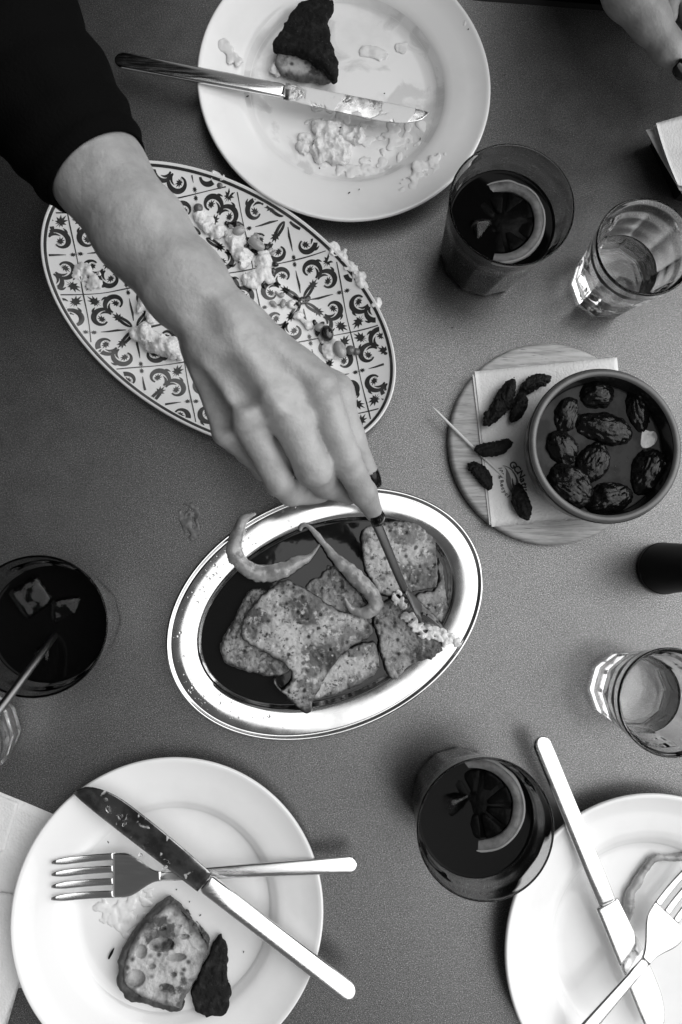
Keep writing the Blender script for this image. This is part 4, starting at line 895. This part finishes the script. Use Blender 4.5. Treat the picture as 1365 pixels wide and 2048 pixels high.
# thumb
T_ = [(P_(520, 700, .135), 62), (P_(668, 788, .128), 40), (P_(700, 880, .120), 30), (P_(736, 945, .105), 21)]
Fg = SDF.__new__(SDF); Fg.h, Fg.ax, Fg.org, Fg.P = S.h, S.ax, S.org, S.P; Fg.F = np.full(S.F.shape, .05, np.float32)
for (a, ra), (b, rb_) in zip(T_[:-1], T_[1:]): Fg.cap(a, b, rp(ra, a[2]), rp(rb_, b[2]), .006)
S.F = smin(S.F, Fg.F, .004)
# hollows between the tendons and behind the knuckles
S.cap(P_(440, 735, .176), P_(486, 790, .1725), .0050, .0062, .008, cut=True)
S.cap(P_(395, 760, .164), P_(445, 835, .160), .0045, .0060, .008, cut=True)
S.cap(P_(520, 740, .187), P_(590, 790, .1785), .0040, .0052, .010, cut=True)
# wrist dimple
S.ell(P_(404, 668, .1865), (.006, .014, .004), .016, cut=True)
S.noise(.0005, 90, 3, 2)
V, F = S.out(); hand = part(person, 'body', V, F, M['skin'])
sm_ = hand.modifiers.new('smooth', 'SMOOTH'); sm_.factor = .5; sm_.iterations = 4
def nail(par, c, d, up, L, W, label=None):
    d = np.asarray(d, float); d /= np.linalg.norm(d); up = np.asarray(up, float); up -= d*(up@d); up /= np.linalg.norm(up); s = np.cross(d, up); V = []; F = []; nu, nv = 12, 10
    for sd_ in (1, 0):
        for i in range(nu+1):
            u = i/nu; wv = W*(1-.10*(1-u)**2)*(math.sqrt(max(0, 1-((u-.45)/.55)**2.6)) if u > .45 else math.sqrt(max(0, 1-((.45-u)/.5)**4)))
            for j in range(nv+1):
                v = 2*j/nv-1; V.append(np.asarray(c)+d*L*(u-.5)+s*wv*v+up*(-.45*W*v*v*(wv/W)-.0012*(u-.3)**2*4+(.0004 if sd_ else -.0004)))
    n = (nu+1)*(nv+1); ix = lambda q, i, j: q*n+i*(nv+1)+j
    for i in range(nu):
        for j in range(nv): F.append([ix(0, i, j), ix(0, i+1, j), ix(0, i+1, j+1), ix(0, i, j+1)]); F.append([ix(1, i, j), ix(1, i, j+1), ix(1, i+1, j+1), ix(1, i+1, j)])
    for i in range(nu):
        for j in (0, nv): F.append([ix(0, i, j), ix(0, i+1, j), ix(1, i+1, j), ix(1, i, j)])
    for j in range(nv):
        for i in (0, nu): F.append([ix(0, i, j), ix(0, i, j+1), ix(1, i, j+1), ix(1, i, j)])
    return part(par, 'fingernail', V, F, M['nail'])
a, b = fingers['i'][2][0], fingers['i'][3][0]; d = b-a
def nail_on(par, a, b, r, up, L, W, fwd=.002, out=.98):
    d = (b-a)/np.linalg.norm(b-a); up = np.asarray(up, float); u = up-d*(up@d); u /= np.linalg.norm(u); return nail(par, b+d*fwd+u*r*out, d, u, L, W)
nail_on(person, a, b, rp(19, .098), (.05, -.05, 1), .0150, .0056, .0035)
nail_on(person, T_[2][0], T_[3][0], rp(21, .105), (.55, .25, .8), .0185, .0058, .0035)
# jumper: sleeve, shoulder and light-blocking unseen torso
cs = [P_(255, 425, .1535)*.0+J['cuff']+(J['f1']-J['cuff'])*.02, P_(150, 285, .150), P_(60, 160, .150), P_(-60, 30, .16), P_(-300, -160, .20), P_(-560, -330, .27)]
path = spline(cs, 8); T = np.gradient(path, axis=0); T /= np.linalg.norm(T, axis=1)[:, None]
rad = np.interp(np.linspace(0, 1, len(path)), [0, .2, .4, .6, .8, 1], [.0335, .040, .049, .066, .082, .09])
n = 64; V = []; F = []
rings = [(path[0]+T[0]*.004, rad[0]-.004), (path[0], rad[0]-.0015)]+[(path[i], rad[i]) for i in range(len(path))]
for i, (c, r) in enumerate(rings):
    t = T[max(0, i-2)] if i >= 2 else T[0]; s_ = np.cross(t, [0, 0, 1.]); s_ /= np.linalg.norm(s_); u = np.cross(s_, t)
    for k in range(n):
        a = 2*math.pi*k/n; q = c+r*(math.cos(a)*s_+math.sin(a)*u)
        if i > 1: q = c+(q-c)*(1+.07*float(fbm(np.array([q[0], q[1], q[2]]), 28, 3, 2))*min(1, i/8)+.03*math.sin(i*1.3+2*math.sin(a))*min(1, i/6))
        V.append(q)
for i in range(len(rings)-1):
    for k in range(n): F.append([i*n+k, (i+1)*n+k, (i+1)*n+(k+1) % n, i*n+(k+1) % n])
part(person, 'sleeve', V, F, M['cloth'])
S = SDF((-.95, -.25, -.46), (-.05, .90, 1.0), .012)
S.ell((-.49, .30, .18), (.19, .46, .60), .05, rotz=R_(-24)); S.ell((-.40, .36, .66), (.17, .38, .18), .06, rotz=R_(-24)); S.ell((-.27, .68, .40), (.20, .13, .42), .08)  # out-of-view torso, enlarged to darken the table at left and top
S.cap((-.50, .42, .50), P_(-560, -330, .27), .075, .075, .04); S.noise(.004, 18, 5, 2)
V, F = S.out(); part(person, 'jumper', V, F, M['cloth'])
# held fork
hf = empty('table_fork', at(860, 1240, .018), 'dark steel fork held by the reaching hand, tines in the slices', 'fork')
st = [P_(700, 925, .124), P_(742, 1020, .096), P_(768, 1080, .080), P_(795, 1145, .062), P_(812, 1182, .050)]
def ribbon(path, hw, ht, tw=0, n=12, sub=5):
    D = spline(np.hstack([np.asarray(path), np.array(hw)[:, None], np.array(ht)[:, None]]), sub); C = D[:, :3]; T = np.gradient(C, axis=0); T /= np.linalg.norm(T, axis=1)[:, None]; V = []; F = []
    for i in range(len(C)):
        s = np.cross(T[i], [0, 0, 1.]); s /= np.linalg.norm(s); u = np.cross(s, T[i]); s2 = s*math.cos(tw)+u*math.sin(tw); u2 = -s*math.sin(tw)+u*math.cos(tw)
        for k in range(n):
            a = 2*math.pi*k/n; x, y = math.cos(a), math.sin(a); V.append(C[i]+s2*D[i, 3]*math.copysign(abs(x)**.8, x)+u2*D[i, 4]*math.copysign(abs(y)**.8, y))
    for i in range(len(C)-1):
        for k in range(n): F.append([i*n+k, (i+1)*n+k, (i+1)*n+(k+1) % n, i*n+(k+1) % n])
    F.append(list(range(n))); F.append([(len(C)-1)*n+k for k in range(n)][::-1]); return V, F
V, F = ribbon(st, [.0042, .0040, .0036, .0034, .0034], [.0011]*5, .25); part(hf, 'handle', V, F, M['dsteel'])
V, F = ribbon([P_(811, 1180, .0505), P_(822, 1196, .043), P_(832, 1212, .035), P_(842, 1226, .028)], [.0034, .0060, .0085, .0092], [.0011, .001, .0009, .0009], .9); part(hf, 'head', V, F, M['dsteel'])
for k in range(4):
    o_ = (k-1.5)*.0048; dd = np.array([o_*.6, -o_*.25, o_*.55]); V, F = ribbon([P_(841, 1225, .0285)+dd, P_(856, 1238, .022)+dd*.95, P_(868, 1248, .017)+dd*.9], [.0012, .0011, .0006], [.0008, .0007, .0005], .9); part(hf, 'tine', V, F, M['dsteel'])

# second diner, upper right
p2 = empty('person', at(1300, 20, .05), 'second diner in black at the upper right corner, only a hand with black thumbnail showing', 'person')
S = SDF((.19, .19, -.01), (.42, .55, .14), .0013); z = .05
S.cap(P_(1235, -160, .075), P_(1262, -20, .066), rp(70, .07), rp(58, .07), .012)
S.cap(P_(1262, -30, .066), P_(1300, 40, .058), rp(56, .06), rp(40, .06), .012)
S.cap(P_(1300, 42, .058), P_(1335, 92, .050), rp(36, .05), rp(32, .05), .010)
S.cap(P_(1335, 92, .050), P_(1385, 150, .040), rp(33, .05), rp(22, .04), .008)
S.cap(P_(1240, -120, .07), P_(1330, -110, .06), rp(70, .07), rp(60, .06), .014)
def chain(S, ch, k=.003, kb=.003):
    Fg = SDF.__new__(SDF); Fg.h, Fg.ax, Fg.org, Fg.P = S.h, S.ax, S.org, S.P; Fg.F = np.full(S.F.shape, .05, np.float32)
    for (a, ra), (b, rb_) in zip(ch[:-1], ch[1:]): Fg.cap(a, b, rp(ra, a[2]), rp(rb_, b[2]), k)
    S.F = smin(S.F, Fg.F, kb)
chain(S, [(P_(1330, -110, .055), 30), (P_(1338, -20, .045), 26), (P_(1336, 30, .032), 22)])
chain(S, [(P_(1370, -110, .055), 30), (P_(1382, -15, .042), 26), (P_(1378, 30, .028), 21)])
chain(S, [(P_(1400, -120, .052), 28), (P_(1425, -30, .038), 24), (P_(1420, 15, .025), 20)])
chain(S, [(P_(1430, -130, .048), 24), (P_(1462, -50, .034), 20), (P_(1460, -10, .022), 17)])
S.noise(.0006, 80, 8, 2); V, F = S.out(); hb = part(p2, 'body', V, F, M['skin']); m_ = hb.modifiers.new('smooth', 'SMOOTH'); m_.iterations = 3
nail(p2, P_(1368, 138, .0535), P_(1392, 160, .046)-P_(1348, 112, .056), (-.15, -.2, 1), .0150, .0072)
S = SDF((.06, .20, -.42), (.95, .98, .86), .012)
S.ell((.46, .68, .12), (.24, .19, .52), .05); S.ell((.44, .60, .55), (.20, .15, .16), .06); S.cap((.40, .60, .42), (.32, .58, .12), .06, .05, .05); S.cap((.32, .58, .12), P_(1235, -200, .075), .045, .036, .03); S.noise(.004, 18, 6, 2)
V, F = S.out(); part(p2, 'jumper', V, F, M['cloth'])
